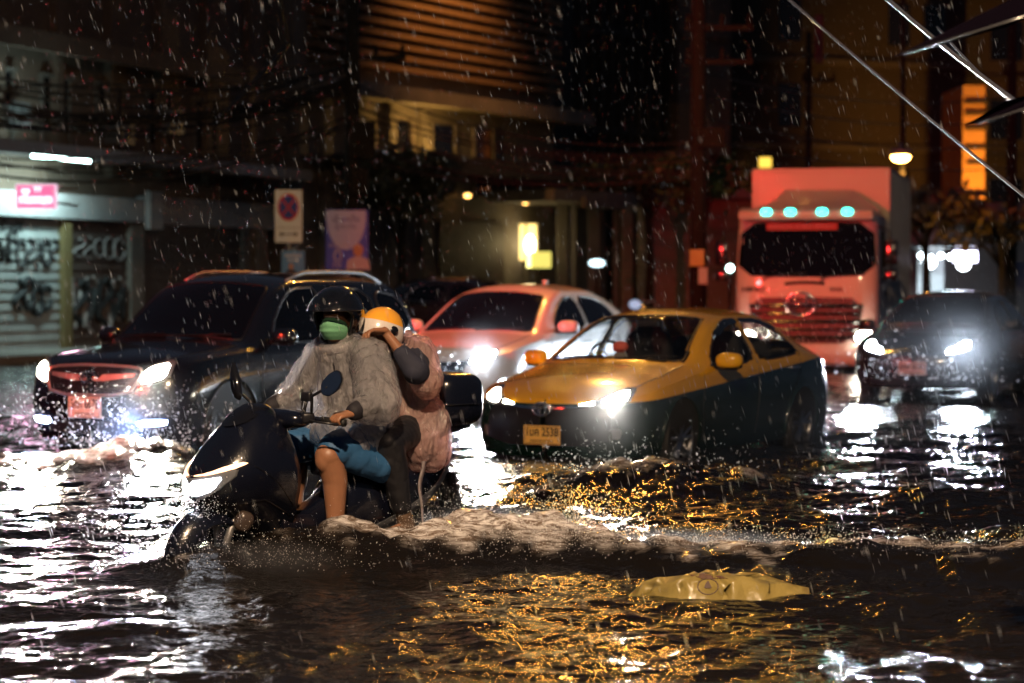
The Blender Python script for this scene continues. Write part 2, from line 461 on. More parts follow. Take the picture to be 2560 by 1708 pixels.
        q = MB(); q.tube([a - Vector((0, sd * .03, 0)), c + Vector((0, -sd * .06, -.06))], [.03, .022], 8); q.sell(c + Vector((.01, 0, -.045)), (.075, .115, .04), .8, .8, M=Matrix.Rotation(R(-sd * 14), 3, 'Z')); q.build('mirror_base', M['plastic'], mo, True)
        # tail lamp wraps the rear corner
        tl = P['tail']; g = MB(); sh.patch(g, [(x, sd * .8, z) for x, z in tl], D, .006, .04); g.build('tail_lamp', P.get('tail_m', M['tail']), root, True, 40)
    # --- bonnet seams, front furniture
    hb = P['bonnet']
    for sd in (-1, 1):
        s_ = MB(); sh.seam(s_, [(x, sd * y, 1) for x, y in hb], (0, 0, -1), .0045, False); s_.build('bonnet_seam', M['plastic'], root)
    for sd in (-1, 1):
        s_ = MB()
        y0 = .08 if sd > 0 else -.62
        a = sh.hit((P['cowlx'] + .02, y0, 2), (0, 0, -1)); pts = []
        for q in np.linspace(0, 1, 9):
            h = sh.hit((0, y0 + .02 + .56 * q, P['cowl'] + .025 - .02 * q + .0 * sd), DX)
            if h: pts.append(h[0] + h[1] * .02)
        if len(pts) > 1:
            s_.tube(pts, .009, 6); s_.build('wiper', M['plastic'], root)
    for nm, pl, m_, d, off in P['front']:
        g = MB()
        sides = (1,) if nm[0] == '=' else (1, -1)
        for sd in sides:
            mb_ = MB(); sh.patch(mb_, [(0, y * sd, z) for y, z in pl], (d[0], d[1] * sd, d[2]), off, .03); mb_.build(nm.lstrip('='), m_, root, True, 40)
    return sh
M['tail'] = mat('red tail lamp lens', (.45, .01, .008), .12, coat=1)
M['clear_tail'] = mat('clear tail lamp lens', (.5, .42, .42), .12, coat=1)

def place_car(name, X, Y, th, sink, label, cat):
    return empty(name, (X, Y, -sink), R(90 - th), label, cat)

# --- yellow and green taxi
def taxi_paint():
    m = mat('wet yellow over green taxi paint', (.8, .42, .02), .2, coat=1, beads=.4)
    nt = m.node_tree; N = nt.nodes; L = nt.links; b = N['Principled BSDF']
    tc = N.new('ShaderNodeTexCoord'); sx = N.new('ShaderNodeSeparateXYZ'); L.new(tc.outputs['Object'], sx.inputs[0])
    ml = N.new('ShaderNodeMath'); ml.operation = 'MULTIPLY_ADD'; ml.inputs[1].default_value = -.075; L.new(sx.outputs[0], ml.inputs[0]); L.new(sx.outputs[2], ml.inputs[2])
    gt = N.new('ShaderNodeMath'); gt.operation = 'GREATER_THAN'; gt.inputs[1].default_value = .66; L.new(ml.outputs[0], gt.inputs[0])
    mx = N.new('ShaderNodeMix'); mx.data_type = 'RGBA'; mx.inputs[6].default_value = (.005, .020, .017, 1); mx.inputs[7].default_value = (.80, .38, .012, 1)
    L.new(gt.outputs[0], mx.inputs[0]); L.new(mx.outputs[2], b.inputs['Base Color'])
    return m
M['taxi'] = taxi_paint()
M['yellow_paint'] = mat('yellow mirror paint', (.80, .40, .02), .22, coat=1, beads=.4)
M['glass_clear'] = mat('rain-spotted car glass', (.5, .55, .55), .02, trans=1, ior=1.02, coat=1, spec=.8, alpha=.45, beads=.15)
M['interior'] = mat('car interior', (.03, .03, .032), .8)
M['fabric_pale'] = mat('pale seat cover', (.35, .33, .28), .9)
taxi = place_car('taxi', .27, 21.0, 30, .17, 'yellow taxi with dark green lower sides, wading through the flood', 'taxi')
PT = dict(L=4.62, zl=.20, wl=.83, zm=.56, wm=.885, paint=M['taxi'], mirror_m=M['yellow_paint'], see=True, glass=M['glass_clear'], cowl=1.0, cowlx=1.15, wr=.325, tail_m=M['clear_tail'],
    zt=[(0, .70), (.12, .765), (.45, .86), (1.0, .955), (1.25, 1.0), (1.6, 1.175), (2.05, 1.405), (2.4, 1.465), (3.0, 1.47), (3.4, 1.425), (3.75, 1.31), (4.15, 1.13), (4.45, 1.08), (4.62, 1.0)],
    ze=[(0, .66), (.3, .77), (.9, .885), (1.35, .975), (1.7, 1.16), (2.1, 1.335), (2.5, 1.395), (3.1, 1.39), (3.5, 1.315), (3.9, 1.15), (4.2, 1.05), (4.62, .93)],
    we=[(0, .64), (.3, .68), (.9, .755), (1.35, .75), (1.7, .69), (2.1, .62), (2.6, .585), (3.1, .585), (3.5, .60), (3.9, .65), (4.2, .69), (4.62, .66)],
    zb=[(0, .62), (.3, .73), (.9, .845), (1.4, .905), (2.2, .93), (3.2, .965), (3.9, 1.0), (4.62, .88)],
    wb=[(0, .80), (.9, .868), (2.2, .872), (3.6, .868), (4.62, .79)],
    windscreen=[(0, 1.025), (.35, 1.018), (.67, .995), (.665, 1.04), (.60, 1.19), (.545, 1.335), (.50, 1.375), (.25, 1.40), (0, 1.405)],
    rearscreen=[(0, 1.14), (.5, 1.13), (.58, 1.16), (.50, 1.34), (0, 1.38)],
    windows=[[(1.62, 0, .955), (2.56, 0, .972), (2.56, 0, 1.345), (2.32, 0, 1.335), (2.0, 0, 1.235), (1.75, 0, 1.085)], [(2.66, 0, .975), (3.52, 0, 1.01), (3.60, 0, 1.06), (3.40, 0, 1.25), (3.12, 0, 1.335), (2.66, 0, 1.345)]],
    doors=[[(1.42, .9), (1.38, .6), (1.42, .28)], [(2.61, 1.37), (2.61, .8), (2.56, .3)], [(3.62, 1.05), (3.58, .85), (3.35, .6), (3.28, .4)]],
    handles=[(2.42, .84), (3.42, .885)], wheels=(.95, 3.65), mirror=(1.68, .985), bonnet=[(.12, .45), (.4, .68), (.9, .72), (1.3, .71)],
    tail=[(4.2, .95), (4.45, .99), (4.6, .95), (4.58, .70), (4.40, .72)],
    front=[('headlight', [(.86, .80), (.80, .66), (.56, .63), (.36, .625), (.37, .665), (.58, .71), (.74, .80)], M['lens'], (1, -.35, 0), .005),
           ('head_beam', [(.80, .765), (.77, .685), (.565, .655), (.575, .70), (.72, .765)], M['head_warm'], (1, -.35, 0), .009),
           ('daytime_lamp', [(.47, .655), (.34, .635), (.34, .652), (.47, .68)], M['head_warm'], (1, -.2, 0), .010),
           ('=grille', [(.60, .60), (.45, .655), (.12, .63), (-.12, .63), (-.45, .655), (-.60, .60), (-.62, .30), (.62, .30)], M['plastic'], (1, 0, 0), .006),
           ('=chrome_strip', [(.42, .652), (.13, .627), (-.13, .627), (-.42, .652), (-.42, .636), (-.13, .61), (.13, .61), (.42, .636)], M['chrome'], (1, 0, 0), .012),
           ('fog_lamp', [(.74, .45), (.62, .46), (.63, .37), (.72, .36)], M['lens'], (1, -.3, 0), .006)])
sh_t = car(PT, taxi)
def oval_emblem(root, c, n, w, m):
    n = Vector(n).normalized(); u = Vector((0, 0, 1)).cross(n); c = Vector(c); q = MB()
    el = lambda a, b, o=(0, 0): [c + n * .012 + u * (a * math.cos(t) + o[0]) + Vector((0, 0, b * math.sin(t) + o[1])) for t in np.linspace(0, 2 * math.pi, 25)]
    q.tube(el(w, w * .66), .008, 6); q.tube(el(w * .36, w * .6), .006, 6); q.tube(el(w * .74, w * .24, (0, w * .34)), .006, 6)
    return q.build('emblem', m, root, True)
oval_emblem(taxi, (-.015, 0, .615), (-1, 0, .1), .09, M['chrome'])
add_plate(taxi, (-.02, 0, .39), (-1, 0, 0), ('1มค 2538', 'กรุงเทพมหานคร'), M['plate_yellow'])
# weather shields along the window tops, cabin
for sd in (-1,1):
    q = MB(); sh_t.patch(q, [(1.95, sd * .8, 1.235), (2.3, sd * .8, 1.36), (2.6, sd * .8, 1.372), (2.6, sd * .8, 1.32), (2.32, sd * .8, 1.30), (2.02, sd * .8, 1.20)], (0, -sd, 0), .018, .05); q.build('weather_shield', M['gloss_black'], taxi, True); q = MB()
    sh_t.patch(q, [(2.66, sd * .8, 1.372), (3.1, sd * .8, 1.36), (3.42, sd * .8, 1.27), (3.36, sd * .8, 1.235), (3.06, sd * .8, 1.315), (2.66, sd * .8, 1.32)], (0, -sd, 0), .018, .05); q.build('weather_shield', M['gloss_black'], taxi, True)
q = MB(); q.bbox((1.62, 0, .90), (.55, 1.35, .14), .05); q.bbox((2.2, 0, .45), (2.6, 1.4, .08), .02); q.bbox((3.75, 0, 1.02), (.7, 1.3, .06), .02); q.build('dashboard', M['interior'], taxi, True, 40)
q = MB(); q.tube([(1.85 + .05 * math.sin(a), .36 + .18 * math.cos(a), 1.0 + .16 * math.sin(a)) for a in np.linspace(0, 6.283, 25)], .014, 8); q.build('steering_wheel', M['interior'], taxi, True)
for y in (-.37, .37):
    q = MB(); q.bbox((2.55, y, .62), (.5, .5, .2), .07); q.sell((2.78, y, .92), (.10, .25, .34), .5, .6); so = q.build('seat', M['interior'], taxi, True)
    q = MB(); q.sell((2.80, y, 1.29), (.06, .14, .09), .6, .7); q.build('headrest', M['fabric_pale'] if y < 0 else M['interior'], so, True)
q = MB(); q.sell((3.5, 0, .9), (.12, .62, .3), .5, .5); q.build('seat', M['interior'], taxi, True)
q = MB(); q.tube([(2.05, 0, 1.40), (2.03, 0, 1.36)], .01, 6); q.bbox((2.02, 0, 1.33), (.03, .22, .065), .012); q.build('rear_view_mirror', M['interior'], taxi, True)
orn = empty('ornament', taxi.matrix_basis @ Vector((1.5, .02, .975)), taxi.rotation_euler[2], 'red and white ornament behind the windscreen of the yellow taxi', 'ornament')
q = MB(); q.sell((0, 0, .05), (.05, .07, .05), .8); q.build('base', M['fabric_pale'], orn, True)
q = MB(); q.sell((0, 0, .145), (.055, .075, .055), .9); q.build('cap', mat('red ornament cloth', (.5, .10, .08), .7), orn, True)

# --- black estate car (left)
suv = place_car('suv_car', -3.80, 21.7, 29, .12, 'black off-road estate car with roof rails and orange-lit grille, behind the scooter', 'car')
PS = dict(L=4.62, zl=.24, wl=.84, zm=.66, wm=.91, paint=M['black_paint'], cowl=1.14, cowlx=1.05, wr=.36, af=.5, pf=2.7, zn=.62, rake=.06, tail_m=M['clear_tail'],
    zt=[(0, .93), (.1, .985), (.5, 1.05), (1.05, 1.12), (1.2, 1.14), (1.55, 1.36), (1.98, 1.63), (2.3, 1.69), (3.2, 1.70), (3.95, 1.67), (4.2, 1.61), (4.42, 1.32), (4.62, 1.05)],
    ze=[(0, .88), (.3, .98), (.9, 1.04), (1.28, 1.09), (1.62, 1.32), (1.98, 1.54), (2.3, 1.61), (3.2, 1.62), (3.95, 1.58), (4.25, 1.46), (4.45, 1.2), (4.62, 1.0)],
    we=[(0, .68), (.3, .74), (.9, .80), (1.28, .79), (1.62, .74), (1.98, .69), (2.3, .665), (3.2, .665), (3.95, .66), (4.3, .68), (4.62, .68)],
    zb=[(0, .86), (.3, .93), (.9, 1.0), (1.4, 1.04), (2.4, 1.06), (3.6, 1.09), (4.3, 1.11), (4.62, .95)],
    wb=[(0, .82), (.9, .885), (2.4, .892), (3.8, .885), (4.62, .80)],
    windscreen=[(0, 1.165), (.4, 1.155), (.72, 1.12), (.71, 1.18), (.66, 1.36), (.61, 1.53), (.56, 1.57), (.25, 1.60), (0, 1.605)],
    rearscreen=[(0, 1.2), (.5, 1.2), (.6, 1.24), (.55, 1.5), (0, 1.53)],
    windows=[[(1.62, 0, 1.09), (2.62, 0, 1.10), (2.62, 0, 1.555), (2.18, 0, 1.545), (1.92, 0, 1.42), (1.70, 0, 1.24)], [(2.74, 0, 1.105), (3.56, 0, 1.13), (3.5, 0, 1.53), (2.74, 0, 1.56)], [(3.66, 0, 1.14), (4.22, 0, 1.20), (4.10, 0, 1.47), (3.62, 0, 1.53)]],
    doors=[[(1.45, 1.03), (1.40, .7), (1.46, .35)], [(2.68, 1.58), (2.68, .8), (2.64, .35)], [(3.62, 1.55), (3.62, .95), (3.4, .6), (3.32, .4)]],
    handles=[(2.48, .985), (3.42, 1.01)], wheels=(.93, 3.55), mirror=(1.62, 1.14), bonnet=[(.12, .45), (.35, .70), (.9, .75), (1.25, .74)], handle_m=M['black_paint'], mirror_m=M['black_paint'],
    tail=[(4.1, 1.16), (4.42, 1.14), (4.56, 1.02), (4.55, .88), (4.28, .9)],
    front=[('headlight', [(.90, .985), (.84, .80), (.62, .755), (.50, .745), (.56, .86), (.66, .93)], M['lens'], (1, -.45, 0), .005),
           ('head_beam', [(.83, .94), (.785, .815), (.64, .778), (.555, .768), (.59, .86), (.68, .912)], M['head_warm'], (1, -.40, 0), .011),
           ('=grille', [(.50, .90), (.0, .925), (-.50, .90), (-.54, .84), (-.44, .655), (.44, .655), (.54, .84)], M['plastic'], (1, 0, 0), .005),
           ('=lower_grille', [(.55, .42), (-.55, .42), (-.50, .30), (.50, .30)], M['plastic'], (1, 0, 0), .005),
           ('fog_lamp', [(.79, .445), (.52, .43), (.53, .385), (.785, .40)], glow('blue-white fog lamp', (.42, .58, 1), 150), (1, -.3, 0), .014)])
upz = lambda z: z + .06 * min(1, max(0, (z - 1.15) / .4))              # this car is tall in the cabin
PS['zt'] = [(x, upz(z)) for x, z in PS['zt']]; PS['ze'] = [(x, upz(z)) for x, z in PS['ze']]
for k in ('windscreen', 'rearscreen'): PS[k] = [(y, upz(z)) for y, z in PS[k]]
PS['windows'] = [[(x, y, upz(z)) for x, y, z in w] for w in PS['windows']]
sh_s = car(PS, suv)
M['chrome_rough'] = mat('satin chrome trim', (.70, .66, .62), .52, metal=1)
q = MB(); sh_s.seam(q, [(0, .50, .90), (0, 0, .925), (0, -.50, .90), (0, -.54, .84), (0, -.44, .655), (0, .44, .655), (0, .54, .84)], (1, 0, 0), .014, lift=.008); 
sh_s.patch(q, [(0, .47, .852), (0, .14, .835), (0, .10, .80), (0, -.10, .80), (0, -.14, .835), (0, -.47, .852), (0, -.46, .82), (0, -.15, .78), (0, .15, .78), (0, .46, .82)], (1, 0, 0), .016, .03, rnd_=0)
q.build('grille_trim', M['chrome_rough'], suv, True, 40)
q = MB(); c = Vector((-.03, 0, .815)); q.tube([c + Vector((0, .085 * math.cos(t), .05 * math.sin(t))) for t in np.linspace(0, 6.284, 25)], .008, 6)
for (a, b, r) in ((.035, .012, .014), (-.01, .02, .008), (-.035, .008, .008), (-.02, -.018, .008), (.01, -.02, .008), (-.045, -.008, .006)): q.sell(c + Vector((0, a, b)), (.006, r, r * .8))
q.build('emblem', M['chrome'], suv, True)
q = MB()
for i in range(5): sh_s.seam(q, [(0, -.42, .69 + i * .027), (0, .42, .69 + i * .027)], (1, 0, 0), .004, False, lift=.006)
q.build('grille_bars', M['gloss_black'], suv)
add_plate(suv, (-.035, .02, .545), (-1, 0, 0), ('5กก 6678', 'กรุงเทพมหานคร'), M['plate'], w=.37, h=.19)
for sd in (-1, 1):
    q = MB(); pts = []
    for x in np.linspace(2.25, 3.95, 12):
        h = sh_s.hit((x, sd * .60, 2), (0, 0, -1)); e = math.sin(math.pi * min(1, max(0, (x - 2.25) / 1.7)))
        pts.append(h[0] + Vector((0, 0, -.005 + .075 * min(1, e * 2.2))))
    q.tube(pts, .02, 8); q.build('roof_rail', M['metal_grey'], suv, True)

# --- white crossover lit red (middle)
M['white_wet'] = M['white_paint']
hat = place_car('crossover_car', -.935, 27.0, 25, .08, 'white crossover lit red with glaring headlight, between black car and taxi', 'car')
PH = dict(L=4.3, zl=.22, wl=.83, zm=.62, wm=.895, paint=M['white_wet'], cowl=1.055, cowlx=1.0, wr=.34, af=.55, pf=2.6, zn=.56, rake=.08,
    zt=[(0, .80), (.12, .86), (.5, .95), (.95, 1.03), (1.12, 1.06), (1.5, 1.28), (1.95, 1.53), (2.3, 1.60), (3.0, 1.605), (3.5, 1.56), (3.9, 1.46), (4.15, 1.22), (4.3, 1.0)],
    ze=[(0, .76), (.3, .86), (.85, .96), (1.22, 1.03), (1.6, 1.25), (1.95, 1.43), (2.3, 1.515), (3.0, 1.515), (3.5, 1.44), (3.9, 1.31), (4.15, 1.12), (4.3, .95)],
    we=[(0, .66), (.3, .70), (.85, .77), (1.22, .765), (1.6, .70), (1.95, .645), (2.3, .615), (3.0, .615), (3.5, .61), (3.9, .63), (4.3, .64)],
    zb=[(0, .73), (.3, .83), (.85, .93), (1.4, .985), (2.4, 1.02), (3.3, 1.08), (4.0, 1.12), (4.3, .9)],
    wb=[(0, .80), (.85, .87), (2.4, .88), (3.6, .87), (4.3, .79)],
    windscreen=[(0, 1.085), (.4, 1.075), (.69, 1.05), (.68, 1.10), (.62, 1.27), (.57, 1.42), (.52, 1.47), (.25, 1.505), (0, 1.51)],
    rearscreen=[(0, 1.2), (.45, 1.2), (.55, 1.22), (.5, 1.42), (0, 1.45)],
    windows=[[(1.60, 0, 1.04), (2.48, 0, 1.05), (2.48, 0, 1.455), (2.2, 0, 1.44), (1.92, 0, 1.325), (1.68, 0, 1.17)], [(2.58, 0, 1.055), (3.42, 0, 1.12), (3.5, 0, 1.17), (3.32, 0, 1.36), (3.0, 0, 1.445), (2.58, 0, 1.455)]],
    doors=[[(1.42, 1.0), (1.38, .65), (1.42, .3)], [(2.53, 1.48), (2.53, .8), (2.5, .3)], [(3.45, 1.1), (3.4, .9), (3.15, .6), (3.1, .4)]],
    handles=[(2.35, .93)], wheels=(.88, 3.45), mirror=(1.62, 1.09), bonnet=[(.12, .45), (.35, .66), (.85, .72), (1.2, .71)], mirror_m=M['white_wet'],
    tail=[(3.8, 1.05), (4.1, 1.06), (4.25, .98), (4.24, .8), (4.0, .85)],
    front=[('headlight', [(.86, .89), (.82, .76), (.55, .71), (.42, .70), (.44, .75), (.62, .82)], M['lens'], (1, -.4, 0), .005),
           ('head_beam', [(.83, .862), (.78, .77), (.57, .722), (.50, .722), (.56, .78), (.66, .82)], M['head_cool'], (1, -.4, 0), .011),
           ('=grille', [(.44, .76), (.2, .735), (-.2, .735), (-.44, .76), (-.44, .68), (-.36, .50), (.36, .50), (.44, .68)], M['gloss_black'], (1, 0, 0), .007),
           ('=lower_grille', [(.55, .42), (-.55, .42), (-.50, .30), (.50, .30)], M['plastic'], (1, 0, 0), .006)])
sh_h = car(PH, hat)
q = MB(); q.tube([(-.01, .05, .64), (-.012, .045, .73)], .007, 6); q.tube([(-.01, -.05, .64), (-.012, -.045, .73)], .007, 6); q.tube([(-.012, -.048, .685), (-.012, .048, .685)], .007, 6); q.build('emblem', M['chrome'], hat, True)
q = MB(); q.bbox((3.2, .0, 1.63), (.12, .04, .05), .015); q.build('roof_antenna', M['white_wet'], hat, True)

# --- dark saloon (right)
PD = dict(PT, paint=M['dark_paint'], see=False, glass=M['glass_dark'], mirror_m=M['dark_paint'], tail_m=M['tail'],
    front=[('headlight', [(.86, .83), (.80, .70), (.56, .645), (.40, .635), (.42, .70), (.62, .755), (.74, .82)], M['lens'], (1, -.35, 0), .005),
           ('head_beam', [(.82, .805), (.77, .71), (.56, .665), (.45, .655), (.48, .70), (.62, .745), (.72, .795)], M['head_cool'], (1, -.35, 0), .009),
           ('=grille', [(.44, .66), (-.44, .66), (-.46, .56), (.46, .56)], M['plastic'], (1, 0, 0), .006),
           ('=chrome_strip', [(.42, .652), (-.42, .652), (-.42, .63), (.42, .63)], M['chrome'], (1, 0, 0), .012),
           ('=lower_grille', [(.60, .34), (-.60, .34), (-.55, .24), (.55, .24)], M['plastic'], (1, 0, 0), .006)])
sal = place_car('saloon_car', 5.22, 31.5, 22, .04, 'dark saloon car with glaring white headlights beside the truck', 'car')
car(PD, sal)
add_plate(sal, (-.02, 0, .46), (-1, 0, 0), ('3กฬ 8141', 'กรุงเทพมหานคร'), mat('dim red plate', (.55, .35, .30), .5))
PB = dict(PD, front=[f for f in PD['front'] if f[0] != 'head_beam'])
brown = mat('brown car paint', (.14, .07, .035), .3, coat=1)
van = place_car('hatchback_car', 8.45, 37.0, 22, .04, 'brownish car queued behind the dark saloon, mostly hidden by it', 'car')
car(dict(PB, paint=brown, mirror_m=brown), van)
prk = place_car('parked_car', 1.3, 50.0, -68, -.06, 'dark unlit car parked by the columns behind the white crossover', 'car')
car(dict(PH, paint=M['dark_paint'], mirror_m=M['dark_paint'], front=[f for f in PH['front'] if f[0] != 'head_beam']), prk)

def beams(root, ys, x, z, power, color, angle=75, dip=4, toe=0):
    """the light thrown by a vehicle's headlamps"""
    for y in ys:
        lamp('headlamp_light', 'SPOT', (x, y, z), power, color, .05, (x - 10, y + toe, z - 10 * math.tan(R(dip))), angle, .7, root)
# ------------------------------------------------------------------ truck
truck = place_car('box_truck', 5.03, 41.4, 13.5, 0.0, 'white box truck lit red with four teal roof lights and chrome badge', 'truck')
q = MB(); rings = []
prof = [(.12, .06), (.45, .0), (.62, -.01), (.95, 0), (1.30, .0), (1.62, .02), (1.9, .05), (2.3, .115), (2.62, .18), (2.70, .24), (2.76, .40), (2.80, .9)]
for z, dx in prof:
    hd = (2.05 - dx) / 2; cx = dx + hd; hw = 1.25 - max(0, z - 1.6) * .035 - (.10 if z > 2.72 else 0) - (.4 if z > 2.78 else 0); pts = []
    for j in range(72):
        a = 2 * math.pi * j / 72; sg = lambda w, e: math.copysign(abs(w) ** e, w)
        pts.append(Vector((cx + hd * sg(math.cos(a), .22), hw * sg(math.sin(a), .22), z)))
    rings.append(pts)
q.loft(rings); q.build('cab', M['truck_paint'], truck, True, 40); sh = Shell(q)
DX = (1, 0, 0)
def tpatch(nm, pl, m, off=.006, d=DX, par=None, step=.08, r=1):
    g = MB(); sh.patch(g, [(0, y, z) for y, z in pl], d, off, step, rnd_=r); return g.build(nm, m, par or truck, True, 40)
wsn = tpatch('windscreen', [(1.19, 1.66), (0, 1.62), (-1.19, 1.66), (-1.13, 2.56), (0, 2.60), (1.13, 2.56)], M['glass_dark'])
strip = tpatch('sun_strip', [(.70, 2.56), (-.52, 2.56), (-.52, 2.44), (.70, 2.44)], mat('red sun strip', (.42, .10, .08), .5), .012, par=wsn, r=0)
g = MB(); h = sh.hit((0, 0, 2.5), DX)[0]
add_text(g, 'ขับขี่ปลอดภัย เปิดไฟหน้า 0879 6111', .085, h + Vector((-.03, .09, 0)), (0, -1, 0), (-.15, 0, 1), depth=.002, fit=1.1)
g.build('lettering', mat('white lettering', (.75, .6, .55), .6), strip)
tpatch('grille', [(1.0, 1.27), (0, 1.30), (-1.0, 1.27), (-.86, .46), (.86, .46)], M['plastic'], .012)
for i in range(5):
    g = MB(); z = .60 + i * .135; w = .86 + (z - .46) * .16
    a = [sh.hit((0, y, z), DX)[0] + Vector((-.035, 0, 0)) for y in np.linspace(-w, w, 12)]
    g.tube(a, .028 if i % 2 else .036, 8); g.build('grille_bar', M['gloss_black'], truck, True)
c = Vector((-.07, .08, 1.17)); g = MB()
g.tube([c + Vector((0, .24 * math.cos(t), .20 * math.sin(t))) for t in np.linspace(0, 6.284, 37)], .024, 8)
g.tube([c + Vector((0, .23, 0)), c + Vector((0, -.23, 0))], .018, 8)
for s in (-1, 1): g.tube([c + Vector((0, s * .12, -.165)), c + Vector((0, s * .10, -.05)), c + Vector((0, s * .10, .05)), c + Vector((0, s * .12, .165))], .018, 8)
g.build('emblem', M['chrome'], truck, True)
g = MB(); h = sh.hit((0, .9, 1.42), DX)[0]
add_text(g, 'HINO', .12, h + Vector((-.012, 0, 0)), (0, -1, 0), (0, 0, 1), depth=.008, bold=.004, fit=.40)
h = sh.hit((0, -.52, 1.42), DX)[0]; add_text(g, '500', .09, h + Vector((-.012, 0, 0)), (0, -1, 0), (0, 0, 1), depth=.008, bold=.002, fit=.22)
g.build('lettering', M['ink'], truck)
g = MB(); g.tube([sh.hit((0, y, 1.53 + .012 * math.cos(y * 6)), DX)[0] + Vector((-.01, 0, 0)) for y in np.linspace(-.32, .36, 9)], .028, 8); g.build('handle_slot', M['ink'], truck, True)
for y0 in (.75, -.25): g = MB(); g.tube([sh.hit((0, y0, 1.58), DX)[0] + Vector((-.03, 0, 0)), sh.hit((0, y0 - .1, 1.64), DX)[0] + Vector((-.04, 0, 0)), sh.hit((0, y0 - .75, 1.70), DX)[0] + Vector((-.035, 0, 0))], .016, 6); g.build('wiper', M['plastic'], truck)
# sun visor / marker lights / roof fairing / bumper / headlamps
g = MB(); g.bbox((.02, 0, 2.72), (.34, 2.3, .15), .05, ry=R(-14)); vis = g.build('sun_visor', M['truck_paint'], truck, True, 40)
teal = glow('teal marker lamp', (.02, .9, .62), 9)
for y in (.66, .25, -.29, -.72):
    g = MB(); g.sell((-.16, y, 2.745), (.045, .085, .055), .7); g.build('marker_light', teal, truck, True)
g = MB(); g.loft([[Vector((x, -1.2 + .04, z0)), Vector((x, -.6, z0 + hh)), Vector((x, .6, z0 + hh)), Vector((x, 1.16, z0))] for x, z0, hh in ((.35, 2.72, .06), (1.0, 2.78, .22), (2.0, 2.78, .42))]); g.build('roof_fairing', M['truck_paint'], truck, True, 30)
g = MB(); g.bbox((.10, 0, .32), (.36, 2.5, .36), .07); g.build('bumper', M['truck_paint'], truck, True, 40)
for s in (-1, 1):
    g = MB(); g.sell((.02, s * 1.03, .60), (.10, .22, .15), .7, .8); hl = g.build('headlight', M['lens'], truck, True)
    g = MB(); g.sell((-.05, s * 1.03, .60), (.06, .17, .11), .8); g.build('head_beam', M['head_warm'], hl, True)
for s in (-1, 1):
    g = MB(); sh.patch(g, [(x, s * 1.2, z) for x, z in ((.42, 1.55), (1.25, 1.62), (1.3, 2.42), (.62, 2.45))], (0, -s, 0), .008, .08); g.build('side_window', M['glass_dark'], truck, True, 40)
    g = MB(); sh.seam(g, [(x, s * 1.2, z) for x, z in ((.34, 2.52), (.26, 1.5), (.34, .5), (1.36, .5), (1.40, 2.5))], (0, -s, 0), .008); g.build('door_seam', M['ink'], truck)
    g = MB(); g.bbox((1.15, s * 1.27, 1.35), (.2, .04, .05), .012); g.build('door_handle', M['ink'], truck)
    g = MB(); g.tube([(.25, s * 1.2, 2.5), (.02, s * 1.42, 2.42), (.02, s * 1.45, 1.6), (.25, s * 1.25, 1.55)], .018, 6); ma = g.build('mirror_arm', M['plastic'], truck, True)
    g = MB(); g.bbox((.02, s * 1.45, 2.05), (.10, .22, .42), .04); g.bbox((.02, s * 1.45, 1.66), (.09, .2, .18), .03); g.build('wing_mirror', M['gloss_black'], truck, True, 40)
    wheel_obj(truck, 1.0, s * 1.05, .35, .48, s, .28); wheel_obj(truck, 5.6, s * 1.05, .35, .48, s, .28)
g = MB(); g.bbox((4.7, 0, 2.32), (4.8, 2.50, 2.55), .03)
bx = g.build('cargo_box', M['truck_paint'], truck)
g = MB()
for y in np.linspace(-1.2, 1.2, 2): g.box((2.285, y, 2.32), (.03, .06, 2.5))
for z in (1.1, 3.56): g.box((2.282, 0, z), (.03, 2.34, .07))
for x in np.linspace(2.6, 6.9, 11): g.box((x, -1.258, 2.32), (.05, .02, 2.4)); g.box((x, 1.258, 2.32), (.05, .02, 2.4))
g.build('box_ribs', M['truck_paint'], bx)
g = MB(); g.box((4.0, 0, .78), (5.6, .9, .22)); g.build('chassis', M['plastic'], truck)
beams(truck, (-1.03, 1.03), -.14, .6, 120, (1, .93, .78), 70, 3)

# ------------------------------------------------------------------ scooter
SCX, SCY, SCT, SCS = (530 - 1280) / 6044 * 13.0, 13.0, 48, .24
sco = place_car('motor_scooter', SCX, SCY, SCT, SCS, 'black motor scooter with lit headlamp and top box, ploughing through flood water', 'scooter')
M['scoot'] = mat('wet satin black scooter plastic', (.004, .005, .011), .22, coat=.5, beads=.18)
secs = [(-.145, .665, .735, .03), (-.11, .62, .785, .10), (-.05, .575, .85, .165), (.03, .53, .94, .215), (.13, .47, 1.04, .245), (.22, .42, 1.115, .25), (.32, .365, 1.13, .24), (.40, .34, 1.06, .225), (.445, .34, .96, .205)]
zl_ = curve([(a, b) for a, b, c, d in secs]); zh_ = curve([(a, c) for a, b, c, d in secs]); wy_ = curve([(a, d) for a, b, c, d in secs])
fair = MB(); rings = []
for x in np.linspace(-.145, .445, 30):
    lo, hi, w = float(zl_(x)), float(zh_(x)), float(wy_(x)); pts = []
    for j in range(40):
        a = 2 * math.pi * j / 40; sg = lambda v, e: math.copysign(abs(v) ** e, v)
        s = math.sin(a); zz = (lo + hi) / 2 + (hi - lo) / 2 * sg(s, .8)
        tw = 1 - .34 * max(0, (zz - .80) / .35) ** 1.2 - .42 * max(0, (.70 - zz) / .30)
        pts.append(Vector((x, w * tw * sg(math.cos(a), .82), zz)))
    rings.append(pts)
fair.loft(rings); fair.build('front_fairing', M['scoot'], sco, True, 50); fsh = Shell(fair)
hl_w = glow('scooter headlamp', (.90, .92, 1), 14); amber = glow('amber position lamp', (1, .55, .30), 2.6)
